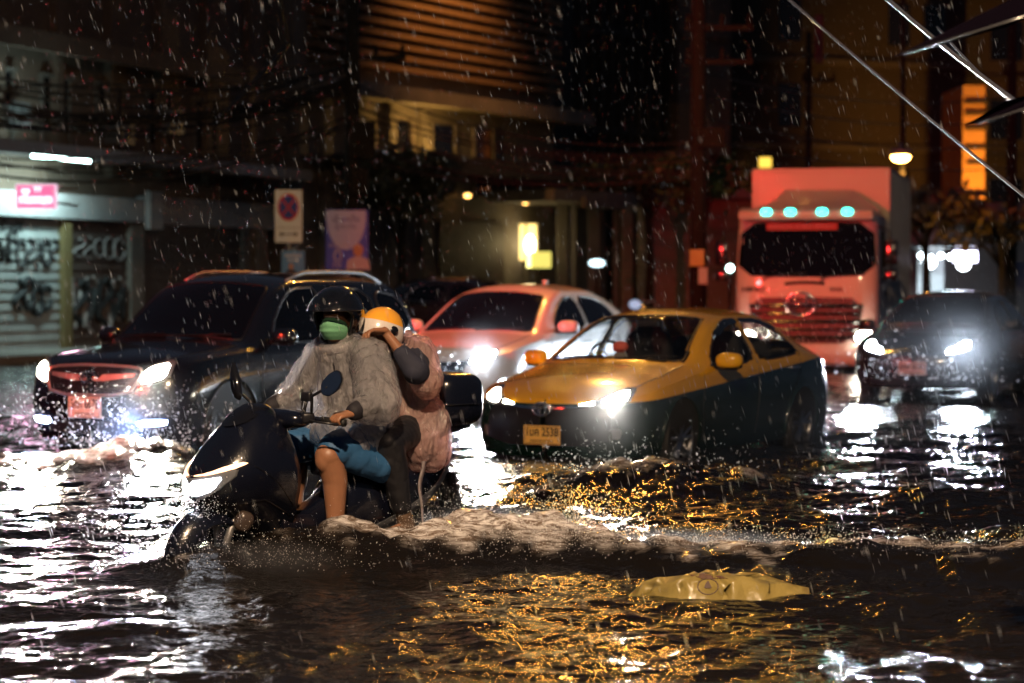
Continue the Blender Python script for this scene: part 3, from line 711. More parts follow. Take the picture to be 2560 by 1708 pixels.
q = MB(); fsh.patch(q, [(0, 0, .735), (0, .10, .755), (0, .205, .80), (0, .20, .745), (0, .13, .665), (0, .05, .628), (0, -.05, .628), (0, -.13, .665), (0, -.20, .745), (0, -.205, .80), (0, -.10, .755)], (1, 0, 0), .006, .015); hd = q.build('headlight', M['lens'], sco, True, 40)
q = MB()
for s in (-1, 1): fsh.patch(q, [(0, s * .012, .722), (0, s * .10, .738), (0, s * .165, .752), (0, s * .125, .68), (0, s * .05, .652), (0, s * .012, .652)], (1, 0, 0), .012, .015)
q.build('head_beam', hl_w, hd, True)
for s in (-1, 1):
    q = MB(); fsh.patch(q, [(0, s * .03, .752), (0, s * .10, .768), (0, s * .205, .826), (0, s * .222, .820), (0, s * .185, .785), (0, s * .10, .755), (0, s * .03, .745)], (1, 0, 0), .013, .012); q.build('position_lamp', amber, sco, True, 40)
clear_amber = mat('clear indicator lens', (.05, .036, .028), .12, coat=1, spec=.8)
for s in (-1, 1):
    q = MB(); q.sell((.085, s * .165, .505), (.05, .05, .06), .75, M=Matrix.Rotation(R(s * 25), 3, 'Z') @ Matrix.Rotation(R(25), 3, 'Y')); ind = q.build('indicator', clear_amber, sco, True)
    q = MB(); q.sell((.075, s * .172, .495), (.03, .03, .03), .9); q.build('bulb', mat('amber bulb', (.7, .28, .03), .3, emit=(1, .35, .03), es=.25), ind, True)
q = MB()
for s in (-1, 1): fsh.seam(q, [(.0, s * .3, .86), (.12, s * .3, .80), (.25, s * .3, .72), (.40, s * .3, .58)], (0, -s, 0), .004, False); fsh.seam(q, [(.05, s * .3, .60), (.2, s * .3, .62), (.40, s * .3, .52)], (0, -s, 0), .004, False)
q.build('fairing_seam', M['gloss_black'], sco, True)
q = MB(); fsh.patch(q, [(0, .10, 1.02), (0, 0, 1.0), (0, -.10, 1.02), (0, -.13, 1.085), (0, 0, 1.13), (0, .13, 1.085)], (1, 0, 0), .008, .02, depth=.02); q.build('fly_screen', M['gloss_black'], sco, True, 40)
# front wheel, mudguard, fork
def sc_wheel(x, z, r, w):
    t = MB(); Mx = Matrix.Translation((x, 0, z)) @ Matrix.Rotation(R(-90), 4, 'X'); hw = w / 2
    t.lathe([(r * .72, hw * .7), (r * .85, hw), (r * .95, hw * .75), (r, 0), (r * .95, -hw * .75), (r * .85, -hw), (r * .72, -hw * .7)], 40, Mx, closed=True)
    for i in range(26):
        a = 2 * math.pi * i / 26
        for s in (-1, 1):
            p = [Mx @ Vector(((r - .004 - .05 * abs(k)) * math.cos(a + k * .12), (r - .004 - .05 * abs(k)) * math.sin(a + k * .12), s * hw * k)) for k in (.08, .4, .75)]
            t.tube(p, .006, 5)
    wo = t.build('wheel', M['rubber'], sco, True, 40); k = MB()
    k.lathe([(r * .74, hw * .5), (r * .70, hw * .2), (r * .70, -hw * .2), (r * .74, -hw * .5)], 36, Mx)
    for i in range(7):
        a = 2 * math.pi * i / 7; k.tube([Mx @ Vector((.03 * math.cos(a), .03 * math.sin(a), 0)), Mx @ Vector((r * .72 * math.cos(a + .15), r * .72 * math.sin(a + .15), 0))], [.02, .013], 6)
    k.lathe([(.0001, hw), (.045, hw), (.045, -hw), (.0001, -hw)], 18, Mx); k.build('rim', M['gloss_black'], wo, True, 40)
sc_wheel(0, .28, .285, .10); sc_wheel(1.31, .28, .28, .13)
q = MB(); rings = []
for a in np.linspace(R(-28), R(158), 24):
    rr = .305 + .012 * math.sin(a); w = .092 * (1 - .5 * max(0, (a - R(105)) / R(45)))
    rings.append([Vector((-(rr - .10 * abs(k) ** 2.5) * math.cos(a), w * k, .28 + (rr - .10 * abs(k) ** 2.5) * math.sin(a))) for k in (-1, -.8, -.4, 0, .4, .8, 1)] + [Vector((-(rr - .012 - .10 * abs(k) ** 2.5) * math.cos(a), w * k * .9, .28 + (rr - .012 - .10 * abs(k) ** 2.5) * math.sin(a))) for k in (1, .4, -.4, -1)])
q.loft(rings); q.build('mudguard', M['scoot'], sco, True, 50)
q = MB()
for s in (-1, 1): q.tube([(0, s * .065, .28), (.14, s * .065, .62)], .02, 10)
q.build('fork', M['metal_grey'], sco, True)
# floor tunnel, running boards, rear body, seat
q = MB(); q.loft([ring(x, (a + b) / 2, (b - a) / 2, w, 3) for x, a, b, w in ((.36, .28, .60, .15), (.45, .27, .55, .125), (.58, .26, .53, .12), (.72, .26, .60, .13), (.86, .28, .74, .14))]); q.build('floor_tunnel', M['scoot'], sco, True, 50)
for s in (-1, 1):
    q = MB(); q.prism([(.36, s * .10, .30), (.40, s * .22, .335), (.60, s * .265, .325), (.92, s * .25, .325), (.98, s * .12, .32)], (0, 0, .03)); q.bbox((.66, s * .255, .315), (.55, .025, .07), .01); q.build('footboard', M['plastic'], sco)
rs = [(.78, .34, .68, .13), (.90, .33, .77, .16), (1.1, .37, .79, .172), (1.28, .44, .81, .165), (1.45, .53, .84, .145), (1.56, .63, .865, .11), (1.64, .72, .87, .06)]
rear = MB(); f1, f2, f3 = (curve([(r_[0], r_[k]) for r_ in rs]) for k in (1, 2, 3))
rear.loft([ring(x, (float(f1(x)) + float(f2(x))) / 2, (float(f2(x)) - float(f1(x))) / 2, float(f3(x)), 2.8, 36) for x in np.linspace(.78, 1.64, 26)]); rear.build('rear_fairing', M['scoot'], sco, True, 50); rsh = Shell(rear)
M['silver'] = mat('wet silver panel', (.22, .23, .26), .3, metal=.5, coat=.8, beads=.5)
for s in (-1, 1):
    q = MB(); rsh.patch(q, [(.98, s * .3, .42), (1.2, s * .3, .50), (1.45, s * .3, .62), (1.60, s * .3, .78), (1.61, s * .3, .74), (1.5, s * .3, .57), (1.25, s * .3, .45), (1.02, s * .3, .37)], (0, -s, 0), .006, .02); q.build('side_panel', M['silver'], sco, True, 40)
q = MB(); q.loft([ring(x, z, h_, w, 3, 30) for x, z, h_, w in ((.70, .735, .02, .05), (.74, .755, .05, .10), (.9, .775, .06, .145), (1.08, .79, .06, .15), (1.16, .835, .065, .15), (1.4, .86, .06, .14), (1.52, .875, .04, .09))]); q.build('seat', mat('wet vinyl seat', (.012, .012, .014), .35, coat=.4, bump=.15, bscale=200), sco, True, 60)
q = MB(); q.bbox((1.22, .0, .34), (.42, .20, .20), .04); q.tube([(.95, .12, .30), (1.31, .14, .28)], .05, 10); q.bbox((1.22, -.13, .33), (.48, .06, .15), .025); q.build('engine', M['plastic'], sco, True, 40)
q = MB(); q.tube([(1.15, .15, .26), (1.35, .19, .30), (1.72, .20, .40)], [.03, .055, .05], 12); q.build('exhaust', M['metal_grey'], sco, True)
q = MB(); q.tube([(1.60, 0, .74), (1.65, 0, .52)], .03, 8); q.bbox((1.67, 0, .56), (.015, .20, .26), .005, ry=R(-14)); q.bbox((1.62, 0, .40), (.015, .17, .18), .006, ry=R(-30)); q.build('plate_hanger', M['plastic'], sco)
q = MB(); rsh.patch(q, [(1.9, .08, .86), (1.9, 0, .87), (1.9, -.08, .86), (1.9, -.06, .77), (1.9, .06, .77)], (-1, 0, 0), .006, .015); q.build('tail_lamp', M['tail'], sco, True)
q = MB()
for s in (-1, 1): q.tube([(1.40, s * .14, .88), (1.52, s * .17, .93), (1.70, s * .12, .95), (1.74, 0, .95)], .013, 8)
for x in (1.5, 1.65): q.tube([(x, -.15, .945), (x, .15, .945)], .011, 8)
q.bbox((1.62, 0, .955), (.26, .22, .02), .006); q.build('luggage_rack', M['gloss_black'], sco, True)
q = MB(); q.sell((1.63, 0, 1.11), (.185, .225, .155), .48, .62, n=40, m=24); tb = q.build('top_box', M['scoot'], sco, True)
q = MB(); 
for zz in (1.085,):
    pts = []
    for j in range(41):
        a = 2 * math.pi * j / 40; sg = lambda w, e: math.copysign(abs(w) ** e, w)
        pts.append((1.63 + .189 * sg(math.cos(a), .62), .229 * sg(math.sin(a), .62), zz))
    q.tube(pts, .006, 6)
q.bbox((1.815, 0, 1.10), (.03, .08, .06), .01); q.build('lid_seam', M['gloss_black'], tb, True)
# bars, mirrors, phone holder
q = MB(); q.tube([(.56, -.375, 1.03), (.50, -.24, 1.045), (.43, -.10, 1.05), (.41, 0, 1.05), (.43, .10, 1.05), (.50, .24, 1.045), (.56, .375, 1.03)], .014, 10); q.sell((.44, 0, 1.04), (.10, .24, .055), .7, .7); q.build('handlebar', M['scoot'], sco, True)
for s in (-1, 1):
    q = MB(); q.tube([(.575, s * .40, 1.027), (.525, s * .285, 1.04)], .019, 12); q.tube([(.58, s * .415, 1.026), (.575, s * .40, 1.027)], .022, 12); q.build('grip', M['rubber'], sco, True)
    q = MB(); q.bbox((.47, s * .22, 1.05), (.07, .10, .06), .015, rz=s * R(25)); q.tube([(.45, s * .24, 1.04), (.47, s * .33, 1.03), (.53, s * .42, 1.02)], .007, 6); q.build('brake_lever', M['plastic'], sco, True)
    q = MB(); m0 = Vector((.47, s * .26, 1.06)); m1 = Vector((.455, s * .285, 1.17)); m2 = Vector((.45, s * .43, 1.225)); q.tube([m0, m0.lerp(m1, .7), m1, m1.lerp(m2, .25), m2], .0085, 8)
    if s > 0:
        m1 = Vector((.47, .30, 1.12)); m2 = Vector((.44, .37, 1.17)); q = MB(); q.tube([Vector((.47, .26, 1.04)), m1, m2], .0085, 8)
    ma = q.build('mirror_stalk', M['plastic'], sco, True)
    q = MB(); a = R(28)
    # leaf-shaped mirror shell
    uy, uz = (Vector((.18, s * .80, .56)), Vector((-.1, -s * .5, .86))) if s < 0 else (Vector((.05, s * .28, .95)), Vector((-.1, -s * .95, .3)))
    uy.normalize(); uz = (uz - uy * uz.dot(uy)).normalized(); ux = uy.cross(uz)
    out = [(-.06, -.01), (-.03, .042), (.04, .055), (.10, .045), (.125, .02), (.11, -.03), (.05, -.055), (-.02, -.05)] if s < 0 else [(-.05, 0), (-.03, .03), (.05, .038), (.15, .012), (.19, .0), (.13, -.03), (.03, -.045), (-.03, -.03)]
    rim = smooth_poly([m2 + uy * u + uz * v for u, v in out], 2); cen = sum(rim, Vector()) / len(rim)
    rr = [[p for p in rim], [cen + (p - cen) * .9 + ux * -.022 for p in rim], [cen + (p - cen) * .5 + ux * -.036 for p in rim]]
    q.loft(rr); mo = q.build('mirror', M['gloss_black'], sco, True, 50)
    q = MB(); q.prism([cen + (p - cen) * .92 + ux * .003 for p in rim], ux * .002); q.build('mirror_glass', M['chrome'], mo)
q = MB(); q.tube([(.47, -.20, 1.05), (.47, -.20, 1.10), (.475, -.215, 1.15)], .009, 8); q.tube([(.47, -.235, 1.06), (.46, -.185, 1.10), (.47, -.18, 1.14)], .006, 8); q.bbox((.475, -.21, 1.165), (.03, .085, .05), .01); q.tube([(.475, -.25, 1.17), (.475, -.253, 1.205)], .008, 6); q.tube([(.475, -.17, 1.17), (.475, -.167, 1.205)], .008, 6); q.build('phone_holder', M['plastic'], sco, True)
q = MB(); q.tube([(.42, .0, 1.02), (.38, -.08, 1.06), (.40, -.18, 1.05)], .006, 6); q.tube([(.43, .15, 1.03), (.36, .12, 1.08), (.35, .02, 1.04)], .006, 6); q.build('brake_hose', M['rubber'], sco, True)
lamp('headlamp_light', 'SPOT', (-.19, 0, .69), 350, (.88, .92, 1), .05, (-8, 0, .1), 80, .7, sco)

# ------------------------------------------------------------------ people on the scooter (built in the scooter's axes: x back, y towards its right, z up from the road)
def hand(wrist, fwd, back, curl, spread=.1, side=1):
    """capsules for palm, four fingers and thumb; back = outward normal of the hand's back, side = thumb side"""
    W = Vector(wrist); F = Vector(fwd).normalized(); B = Vector(back); B = (B - F * B.dot(F)).normalized(); S = F.cross(B) * side; P = []
    for k in (-.026, -.009, .009, .026): P.append((W + S * k * .7, W + F * .085 + S * k, .017, .0135))
    for i, (k, ln) in enumerate(((.030, .072), (.011, .082), (-.010, .076), (-.029, .060))):
        p = W + F * .088 + S * k; ang = 0
        for j, fr in enumerate((.45, .32, .26)):
            ang += curl[j]; d = F * math.cos(ang) - B * math.sin(ang) + S * (k * spread * 8 if j == 0 else 0); e = p + d.normalized() * ln * fr
            P.append((p, e, .0105 - .001 * j, .0095 - .001 * j)); p = e
    p = W + F * .03 + S * .028; e = p + (F * .6 + S * .55 - B * .35).normalized() * .042; P.append((p, e, .014, .011)); P.append((e, e + (F * .75 - S * .25 - B * .6).normalized() * .032, .011, .009))
    return P
def foot(ankle, fwd, r=.036):
    A = Vector(ankle); F = Vector(fwd).normalized()
    return [(A + Vector((0, 0, .02)), A - Vector((0, 0, .035)) - F * .035, r, r * .95), (A - Vector((0, 0, .04)) - F * .03, A - Vector((0, 0, .055)) + F * .16, r * .9, r * .72)]

def plastic_coat(name, col, clear, tint_rough=.22, bump=.9):
    m = bpy.data.materials.new(name); m.use_nodes = True; nt = m.node_tree; N = nt.nodes; L = nt.links; b = N['Principled BSDF']; out = N['Material Output']
    b.inputs['Base Color'].default_value = (*col, 1); b.inputs['Roughness'].default_value = tint_rough; b.inputs['Coat Weight'].default_value = 1; b.inputs['Coat Roughness'].default_value = .05; b.inputs['Coat IOR'].default_value = 2.0; b.inputs['Specular IOR Level'].default_value = .9
    tc = N.new('ShaderNodeTexCoord'); mp = N.new('ShaderNodeMapping'); mp.inputs['Scale'].default_value = (1, 1, .35)
    n1 = N.new('ShaderNodeTexNoise'); n1.inputs['Scale'].default_value = 44; n1.inputs['Detail'].default_value = 4; n1.inputs['Distortion'].default_value = 1.2
    L.new(tc.outputs['Object'], mp.inputs[0]); L.new(mp.outputs[0], n1.inputs['Vector'])
    bp = N.new('ShaderNodeBump'); bp.inputs['Strength'].default_value = bump; bp.inputs['Distance'].default_value = .03
    L.new(n1.outputs[0], bp.inputs['Height'])
    for k in ('Normal', 'Coat Normal'): L.new(bp.outputs[0], b.inputs[k])
    tl = N.new('ShaderNodeBsdfTranslucent'); tl.inputs[0].default_value = (*col, 1); L.new(bp.outputs[0], tl.inputs['Normal'])
    m0 = N.new('ShaderNodeMixShader'); m0.inputs[0].default_value = .45; L.new(b.outputs[0], m0.inputs[1]); L.new(tl.outputs[0], m0.inputs[2])
    gl = N.new('ShaderNodeBsdfGlossy'); gl.inputs['Color'].default_value = (.95, .95, .95, 1); gl.inputs['Roughness'].default_value = tint_rough; L.new(bp.outputs[0], gl.inputs['Normal'])
    lw = N.new('ShaderNodeLayerWeight'); lw.inputs[0].default_value = .35; mr = N.new('ShaderNodeMapRange'); mr.inputs[3].default_value = .10; mr.inputs[4].default_value = .55; L.new(lw.outputs['Facing'], mr.inputs[0])
    m1 = N.new('ShaderNodeMixShader'); L.new(mr.outputs[0], m1.inputs[0]); L.new(m0.outputs[0], m1.inputs[1]); L.new(gl.outputs[0], m1.inputs[2])
    tr = N.new('ShaderNodeBsdfTransparent'); tr.inputs[0].default_value = (*[min(1, c * 1.2 + .1) for c in col], 1)
    m2 = N.new('ShaderNodeMixShader'); m2.inputs[0].default_value = clear; L.new(m1.outputs[0], m2.inputs[1]); L.new(tr.outputs[0], m2.inputs[2]); L.new(m2.outputs[0], out.inputs[0])
    return m
def ridges(co, freqs, amp, seed, stretch):
    """sharp creases: |sin| valleys along warped directions"""
    g = np.random.default_rng(seed); out = np.zeros(len(co)); wp = co + np.stack([waves(co, (9, 17), .25, seed + k) for k in (1, 2, 3)], 1)
    for f in freqs:
        for _ in range(4):
            k = g.normal(size=3) * np.array(stretch); k *= f / (np.linalg.norm(k) + 1e-9); out += (np.abs(np.sin(wp @ k + g.uniform(0, 6.28))) - .64) * amp / f
    return out
def wrinkle(seed, amp, freqs=(22, 40, 75), st=(1, 1, .45)):
    return lambda co, no: co + no * (waves(co, freqs[:1], amp * .15, seed, st) + ridges(co, [f * .8 for f in freqs], amp * 1.0, seed + 5, st))[:, None]

HY = R(28)                                                       # the rider's head is turned towards his left
HC = Vector((.85, 0, 1.575)); HR = Matrix.Rotation(HY, 3, 'Z')
def hd_(x, y, z): return HC + HR @ Vector((-x, y, z))             # x forward of the face, in head axes
rider = place_car('person', SCX, SCY, SCT, SCS, 'scooter driver in black helmet, green face mask, clear raincoat and blue shorts', 'person')
LW, RW = (.645, -.385, 1.075), (.645, .385, 1.075)
prims = [('e', (1.00, 0, .92), (.15, .17, .13)), ((1.0, 0, .92), (.95, 0, 1.14), .135, .15), ((.95, 0, 1.14), (.92, 0, 1.34), .15, .13), ((.92, -.15, 1.38), (.92, .15, 1.38), .075, .075),
         ((.90, 0, 1.40), (.87, 0, 1.52), .06, .055), ('e', tuple(HC + Vector((.005, 0, .02))), (.098, .078, .115), HR), ('e', tuple(hd_(.045, 0, -.06)), (.06, .055, .06), HR),
         (hd_(.088, 0, .015), hd_(.112, 0, -.03), .009, .014), (hd_(.085, .035, .035), hd_(.085, -.035, .035), .012, .012), ('e', tuple(hd_(0, .08, -.01)), (.018, .012, .03), HR), ('e', tuple(hd_(0, -.08, -.01)), (.018, .012, .03), HR)]
for s, W in ((-1, LW), (1, RW)):
    E = Vector((.84, s * .36, 1.13)); prims += [((.92, s * .19, 1.38), E, .062, .046), (E, W, .045, .028)]
    prims += hand(W, (-.93, s * -.05, -.12), (-.1, s * .2, 1), (.75, 1.25, 1.0), .05, -s)
    K = Vector((.64, s * .19, .83)); A = Vector((.685, s * .195, .40))
    prims += [((.98, s * .10, .90), K, .105, .076), (K, K.lerp(A, .32) + Vector((.03, 0, 0)), .073, .070), (K.lerp(A, .32) + Vector((.03, 0, 0)), A, .070, .042), ('e', K.lerp(A, .30) + Vector((.048, -s * .012, 0)), (.062, .062, .115)), ('e', K + Vector((-.022, 0, -.02)), (.058, .056, .075))] + foot(A, (-1, s * -.1, 0), .04)
body = blob('body', prims, .0052, M['skin'], rider, 5)
q = MB()
for s in (-1, 1): q.sell(hd_(.083, s * .032, .012), (.013, .013, .011))
q.build('eyes', mat('eye', (.12, .09, .07), .15), rider, True)
dark_shirt = mat('dark damp shirt', (.035, .022, .022), .7, var=.3, vscale=12)
pr = [((1.0, 0, .98), (.95, 0, 1.15), .15, .165), ((.95, 0, 1.15), (.92, 0, 1.34), .165, .145), ((.92, -.16, 1.38), (.92, .16, 1.38), .088, .088)]
for s, W in ((-1, LW), (1, RW)):
    E = Vector((.84, s * .36, 1.13)); pr += [((.92, s * .19, 1.38), E, .078, .064), (E, Vector(E).lerp(Vector(W), .86), .066, .050)]
blob('shirt', pr, .008, mat('black damp sleeves', (.010, .009, .014), .75, var=.3, vscale=12), rider, 5, wrinkle(3, .05))
blue = mat('blue wet shorts', (.020, .085, .20), .6, var=.3, vscale=10, bump=.2, bscale=60)
pr = [('e', (1.0, 0, .92), (.175, .195, .15))]
for s in (-1, 1):
    pr += [((.98, s * .12, .90), (.70, s * .18, .86), .118, .104), ((.74, s * .185, .84), (.98, s * .21, .76), .088, .08), ((.86, s * .20, .78), (1.0, s * .2, .72), .07, .06)]
blob('shorts', pr, .008, blue, rider, 4, wrinkle(5, .06))
coat_m = plastic_coat('clear wet raincoat', (.74, .72, .74), .48, .10, 1.0)
pr = [((1.02, 0, .90), (.96, 0, 1.15), .205, .20), ((.96, 0, 1.15), (.92, 0, 1.36), .20, .16), ((.92, -.17, 1.385), (.92, .17, 1.385), .108, .108), ((.93, 0, .93), (.80, 0, .97), .17, .12)]
for s, W in ((-1, LW), (1, RW)):
    E = Vector((.87, s * .35, 1.13)); pr += [((.92, s * .20, 1.37), E, .118, .135), (E, E.lerp(Vector(W), .5), .125, .088), ((1.0, s * .13, .93), (.82, s * .17, .91), .135, .105)]
blob('raincoat', pr, .008, coat_m, rider, 5, wrinkle(11, .17))
q = MB(); q.tube([HC + Vector((.03 + .105 * math.cos(t), .105 * math.sin(t), -.145 + .02 * math.cos(t))) for t in np.linspace(0, 6.284, 25)], .032, 8); q.build('coat_collar', coat_m, rider, True)
# helmet: open-faced shell, lining, raised smoked visor, strap
def helmet(root, c, Rm, r, m_shell, m_rim, visor=None, low=-.62, open_lo=-.5):
    def pt(az, el, k=1.0):
        return c + Rm @ Vector((-r[0] * k * math.cos(el) * math.cos(az), r[1] * k * math.cos(el) * math.sin(az), r[2] * k * math.sin(el)))
    na, ne = 64, 36; els = np.linspace(R(-58), R(90), ne); azs = np.linspace(-math.pi, math.pi, na + 1)[:-1]
    keep = lambda az, el: not (abs(az) < R(58) and el < R(18) - .25 * (abs(az) / R(58)) ** 4) and not (el < R(-38) and abs(az) < R(75))
    for nm, k, m_ in (('helmet', 1.0, m_shell), ('lining', .90, M['ink'])):
        q = MB(); idx = {}
        for j, el in enumerate(els):
            for i, az in enumerate(azs): idx[i, j] = len(q.v); q.v.append(tuple(pt(az, el, k)))
        for j in range(ne - 1):
            for i in range(na):
                i2 = (i + 1) % na; am = (azs[i] + (azs[i2] if i2 else math.pi)) / 2; em = (els[j] + els[j + 1]) / 2
                if keep(am, em): q.f.append((idx[i, j], idx[i2, j], idx[i2, j + 1], idx[i, j + 1])); q.mi.append(0)
        if nm == 'helmet': ho = q.build(nm, m_, root, True)
        else: q.build(nm, m_, ho, True)
    q = MB(); edge = [pt(a, R(18) - .25 * (abs(a) / R(58)) ** 4, .965) for a in np.linspace(R(-58), R(58), 25)] + [pt(R(59), e, .965) for e in np.linspace(R(2), R(-40), 9)] + [pt(a, R(-57), .965) for a in np.linspace(R(75), R(285), 25)] + [pt(R(-59), e, .965) for e in np.linspace(R(-40), R(2), 9)]
    edge.append(edge[0]); q.tube(edge, .010, 8); q.build('helmet_rim', m_rim, ho, True)
    for s in (-1, 1):
        q = MB(); p = pt(s * R(80), R(8), 1.03); n_ = (p - c).normalized(); q.lathe([(.0001, .012), (.024, .010), (.028, 0)], 18, Matrix.Translation(p - n_ * .008) @ n_.to_track_quat('Z', 'Y').to_matrix().to_4x4()); q.build('visor_pivot', m_rim, ho, True)
    if visor:
        q = MB(); rows = []
        for e in np.linspace(R(72), R(visor[0]), 14):
            row = []
            for a in np.linspace(R(-84), R(84), 29):
                f = math.cos(a * .95) ** .7 if abs(a) < R(83) else 0
                t_ = (R(72) - e) / (R(72) - R(visor[0])); k = 1.05 + visor[1] * t_ * f
                e2 = e * (1 - (1 - f) * .5) + R(10) * (1 - f) * .5
                row.append(pt(a, e2, k))
            rows.append(row)
        nr, nc = len(rows), len(rows[0]); q.add([p for r_ in rows for p in r_], [(i * nc + j, i * nc + j + 1, (i + 1) * nc + j + 1, (i + 1) * nc + j) for i in range(nr - 1) for j in range(nc - 1)])
        vo = q.build('visor', visor[2], ho, True)
        q = MB(); q.tube(rows[-1], .0045, 6); q.build('visor_edge', visor[3], vo, True)
    return ho
smoke = mat('smoked wet visor', (.004, .004, .005), .06, coat=1, spec=.8, alpha=.93, beads=.5)
drops = mat('clear wet edge', (.35, .33, .30), .15, coat=1, alpha=.8, bump=.8, bscale=200)
black_shell = mat('gloss black helmet', (.005, .005, .006), .12, coat=1, beads=.25)
helmet(rider, HC + Vector((.015, 0, .035)), HR @ Matrix.Rotation(R(-3), 3, 'Y'), (.162, .138, .158), black_shell, M['gloss_black'], (8, .34, smoke, M['gloss_black']))
q = MB(); q.tube([hd_(.0, .10, -.02), hd_(.02, .085, -.10), hd_(.05, .0, -.155), hd_(.02, -.085, -.10), hd_(.0, -.10, -.02)], [.012, .012, .016, .012, .012], 8); q.build('chin_strap', M['ink'], rider, True)
# face mask with pleats
q = MB(); rows = []
nr, nc = 15, 21
for i in range(nr):
    v = i / (nr - 1); z = .018 - .125 * v; w = .052 + .030 * math.sin(math.pi * min(1, v * .9)) ** .8
    pl = .010 * abs(math.sin(v * math.pi * 4)) * math.sin(math.pi * v); row = []
    for j in range(nc):
        u = (j / (nc - 1) - .5) * 2; a = u * R(74)
        rx = .098 + .034 * math.sin(math.pi * min(1, v * 1.05)) ** .7 + pl + (.012 if v < .3 else 0) * math.exp(-(u * 3) ** 2)
        row.append(hd_(rx * math.cos(a) + .004, w * 1.12 * math.sin(a) * (1 - .12 * v), z - .012 * abs(u) ** 2 * (1 - v)))
    rows.append(row)
q.add([p for r_ in rows for p in r_], [(i * nc + j, i * nc + j + 1, (i + 1) * nc + j + 1, (i + 1) * nc + j) for i in range(nr - 1) for j in range(nc - 1)])
mk = q.build('face_mask', mat('green surgical mask', (.13, .34, .19), .85, bump=.15, bscale=120), rider, True)
q = MB(); q.tube([p + HR @ Vector((-.002, 0, .002)) for p in rows[0]], .0045, 6); q.build('nose_strip', mat('pale mask edge', (.55, .42, .38), .8), mk, True)
q = MB()
for j in (0, nc - 1):
    s = -1 if j == 0 else 1; q.tube([rows[1][j], hd_(.02, s * .088, .01), hd_(-.005, s * .09, -.015), hd_(.02, s * .086, -.05), rows[-2][j]], .0022, 5)
q.build('ear_loop', mat('white elastic', (.6, .55, .5), .8), mk, True)

# passenger hunched behind
pas = place_car('person', SCX, SCY, SCT, SCS, 'pillion passenger in orange and white helmet and pink raincoat behind the driver', 'person')
PC = Vector((1.155, -.02, 1.475)); PRm = Matrix.Rotation(R(10), 3, 'Z') @ Matrix.Rotation(R(-24), 3, 'Y')
hp = lambda x, y, z: PC + PRm @ Vector((-x, y, z))
PW = {-1: (1.03, -.20, 1.515), 1: (.985, .19, 1.47)}; PE = {-1: Vector((1.16, -.315, 1.29)), 1: Vector((1.14, .32, 1.27))}
prims = [('e', (1.33, 0, .98), (.15, .17, .13)), ((1.33, 0, .98), (1.35, 0, 1.18), .13, .14), ((1.35, 0, 1.18), (1.29, 0, 1.36), .14, .115), ((1.29, -.14, 1.37), (1.29, .14, 1.37), .07, .07), ((1.28, 0, 1.40), (1.19, 0, 1.47), .052, .05),
         ('e', tuple(PC), (.09, .072, .105), PRm), ('e', tuple(hp(.04, 0, -.05)), (.055, .05, .055), PRm), (hp(.08, 0, .01), hp(.10, 0, -.03), .008, .013), ('e', tuple(hp(0, .074, -.01)), (.016, .011, .028), PRm), ('e', tuple(hp(0, -.074, -.01)), (.016, .011, .028), PRm)]
for s in (-1, 1):
    W = Vector(PW[s]); prims += [((1.29, s * .175, 1.37), PE[s], .056, .042), (PE[s], W, .042, .025)] + hand(W, (-.9, s * -.12 + .0, .0), (0, s * -.25, 1), (.35, .6, .5), .10, -s)
    K = Vector((1.03, s * .245, .885)); A = Vector((1.14, s * .235, .45))
    prims += [((1.32, s * .10, .95), K, .085, .058), (K, K.lerp(A, .35) + Vector((.03, 0, 0)), .055, .055), (K.lerp(A, .35) + Vector((.03, 0, 0)), A, .055, .034)] + foot(A, (-1, 0, -.15), .038)
blob('body', prims, .0052, M['skin'], pas, 5)
q = MB()
for s in (-1, 1): q.sell(hp(.078, s * .03, .012), (.012, .012, .010))
q.build('eyes', mat('eye', (.12, .09, .07), .15), pas, True)
navy = mat('navy sweatshirt', (.016, .018, .035), .8, var=.3, vscale=10)
pr = [((1.33, 0, 1.02), (1.35, 0, 1.18), .15, .16), ((1.35, 0, 1.18), (1.29, 0, 1.36), .16, .13), ((1.29, -.15, 1.37), (1.29, .15, 1.37), .085, .085)]
for s in (-1, 1): pr += [((1.29, s * .175, 1.37), PE[s], .082, .078), (PE[s], PE[s].lerp(Vector(PW[s]), .42), .076, .052)]
blob('sweatshirt', pr, .008, navy, pas, 5, wrinkle(21, .07))
pr = [('e', (1.33, 0, .97), (.165, .19, .14))]
for s in (-1, 1):
    K = Vector((1.03, s * .245, .885)); A = Vector((1.14, s * .235, .45)); pr += [((1.32, s * .10, .95), K, .105, .084), (K, A.lerp(K, .2), .084, .062)]
blob('trousers', pr, .008, mat('black wet trousers', (.006, .006, .009), .6, coat=.2), pas, 5, wrinkle(23, .06))
for s in (-1, 1):
    A = Vector((1.14, s * .235, .45)); q = [(A + Vector((0, 0, .02)), A - Vector((-.03, 0, .045)), .047, .046), (A - Vector((-.03, 0, .05)), A - Vector((.15, 0, .085)), .044, .038)]
    sh_ = blob('shoe', q, .006, mat('muddy brown shoe', (.10, .06, .035), .7, var=.4, vscale=20), pas, 4)
pink = plastic_coat('pink wet raincoat', (.80, .50, .45), .38, .14, 1.0)
pr = [((1.34, 0, .92), (1.36, 0, 1.12), .19, .20), ((1.36, 0, 1.12), (1.31, 0, 1.35), .20, .155), ('e', (1.36, 0, 1.0), (.18, .255, .22)), ((1.29, -.16, 1.375), (1.29, .16, 1.375), .10, .10), ((1.36, 0, 1.40), (1.26, 0, 1.45), .10, .07), ((1.38, -.12, .98), (1.36, -.16, .84), .165, .145), ((1.38, .12, .98), (1.36, .16, .84), .165, .145)]
for s in (-1, 1): pr += [((1.29, s * .18, 1.37), Vector((1.28, s * .30, 1.23)), .105, .095)]
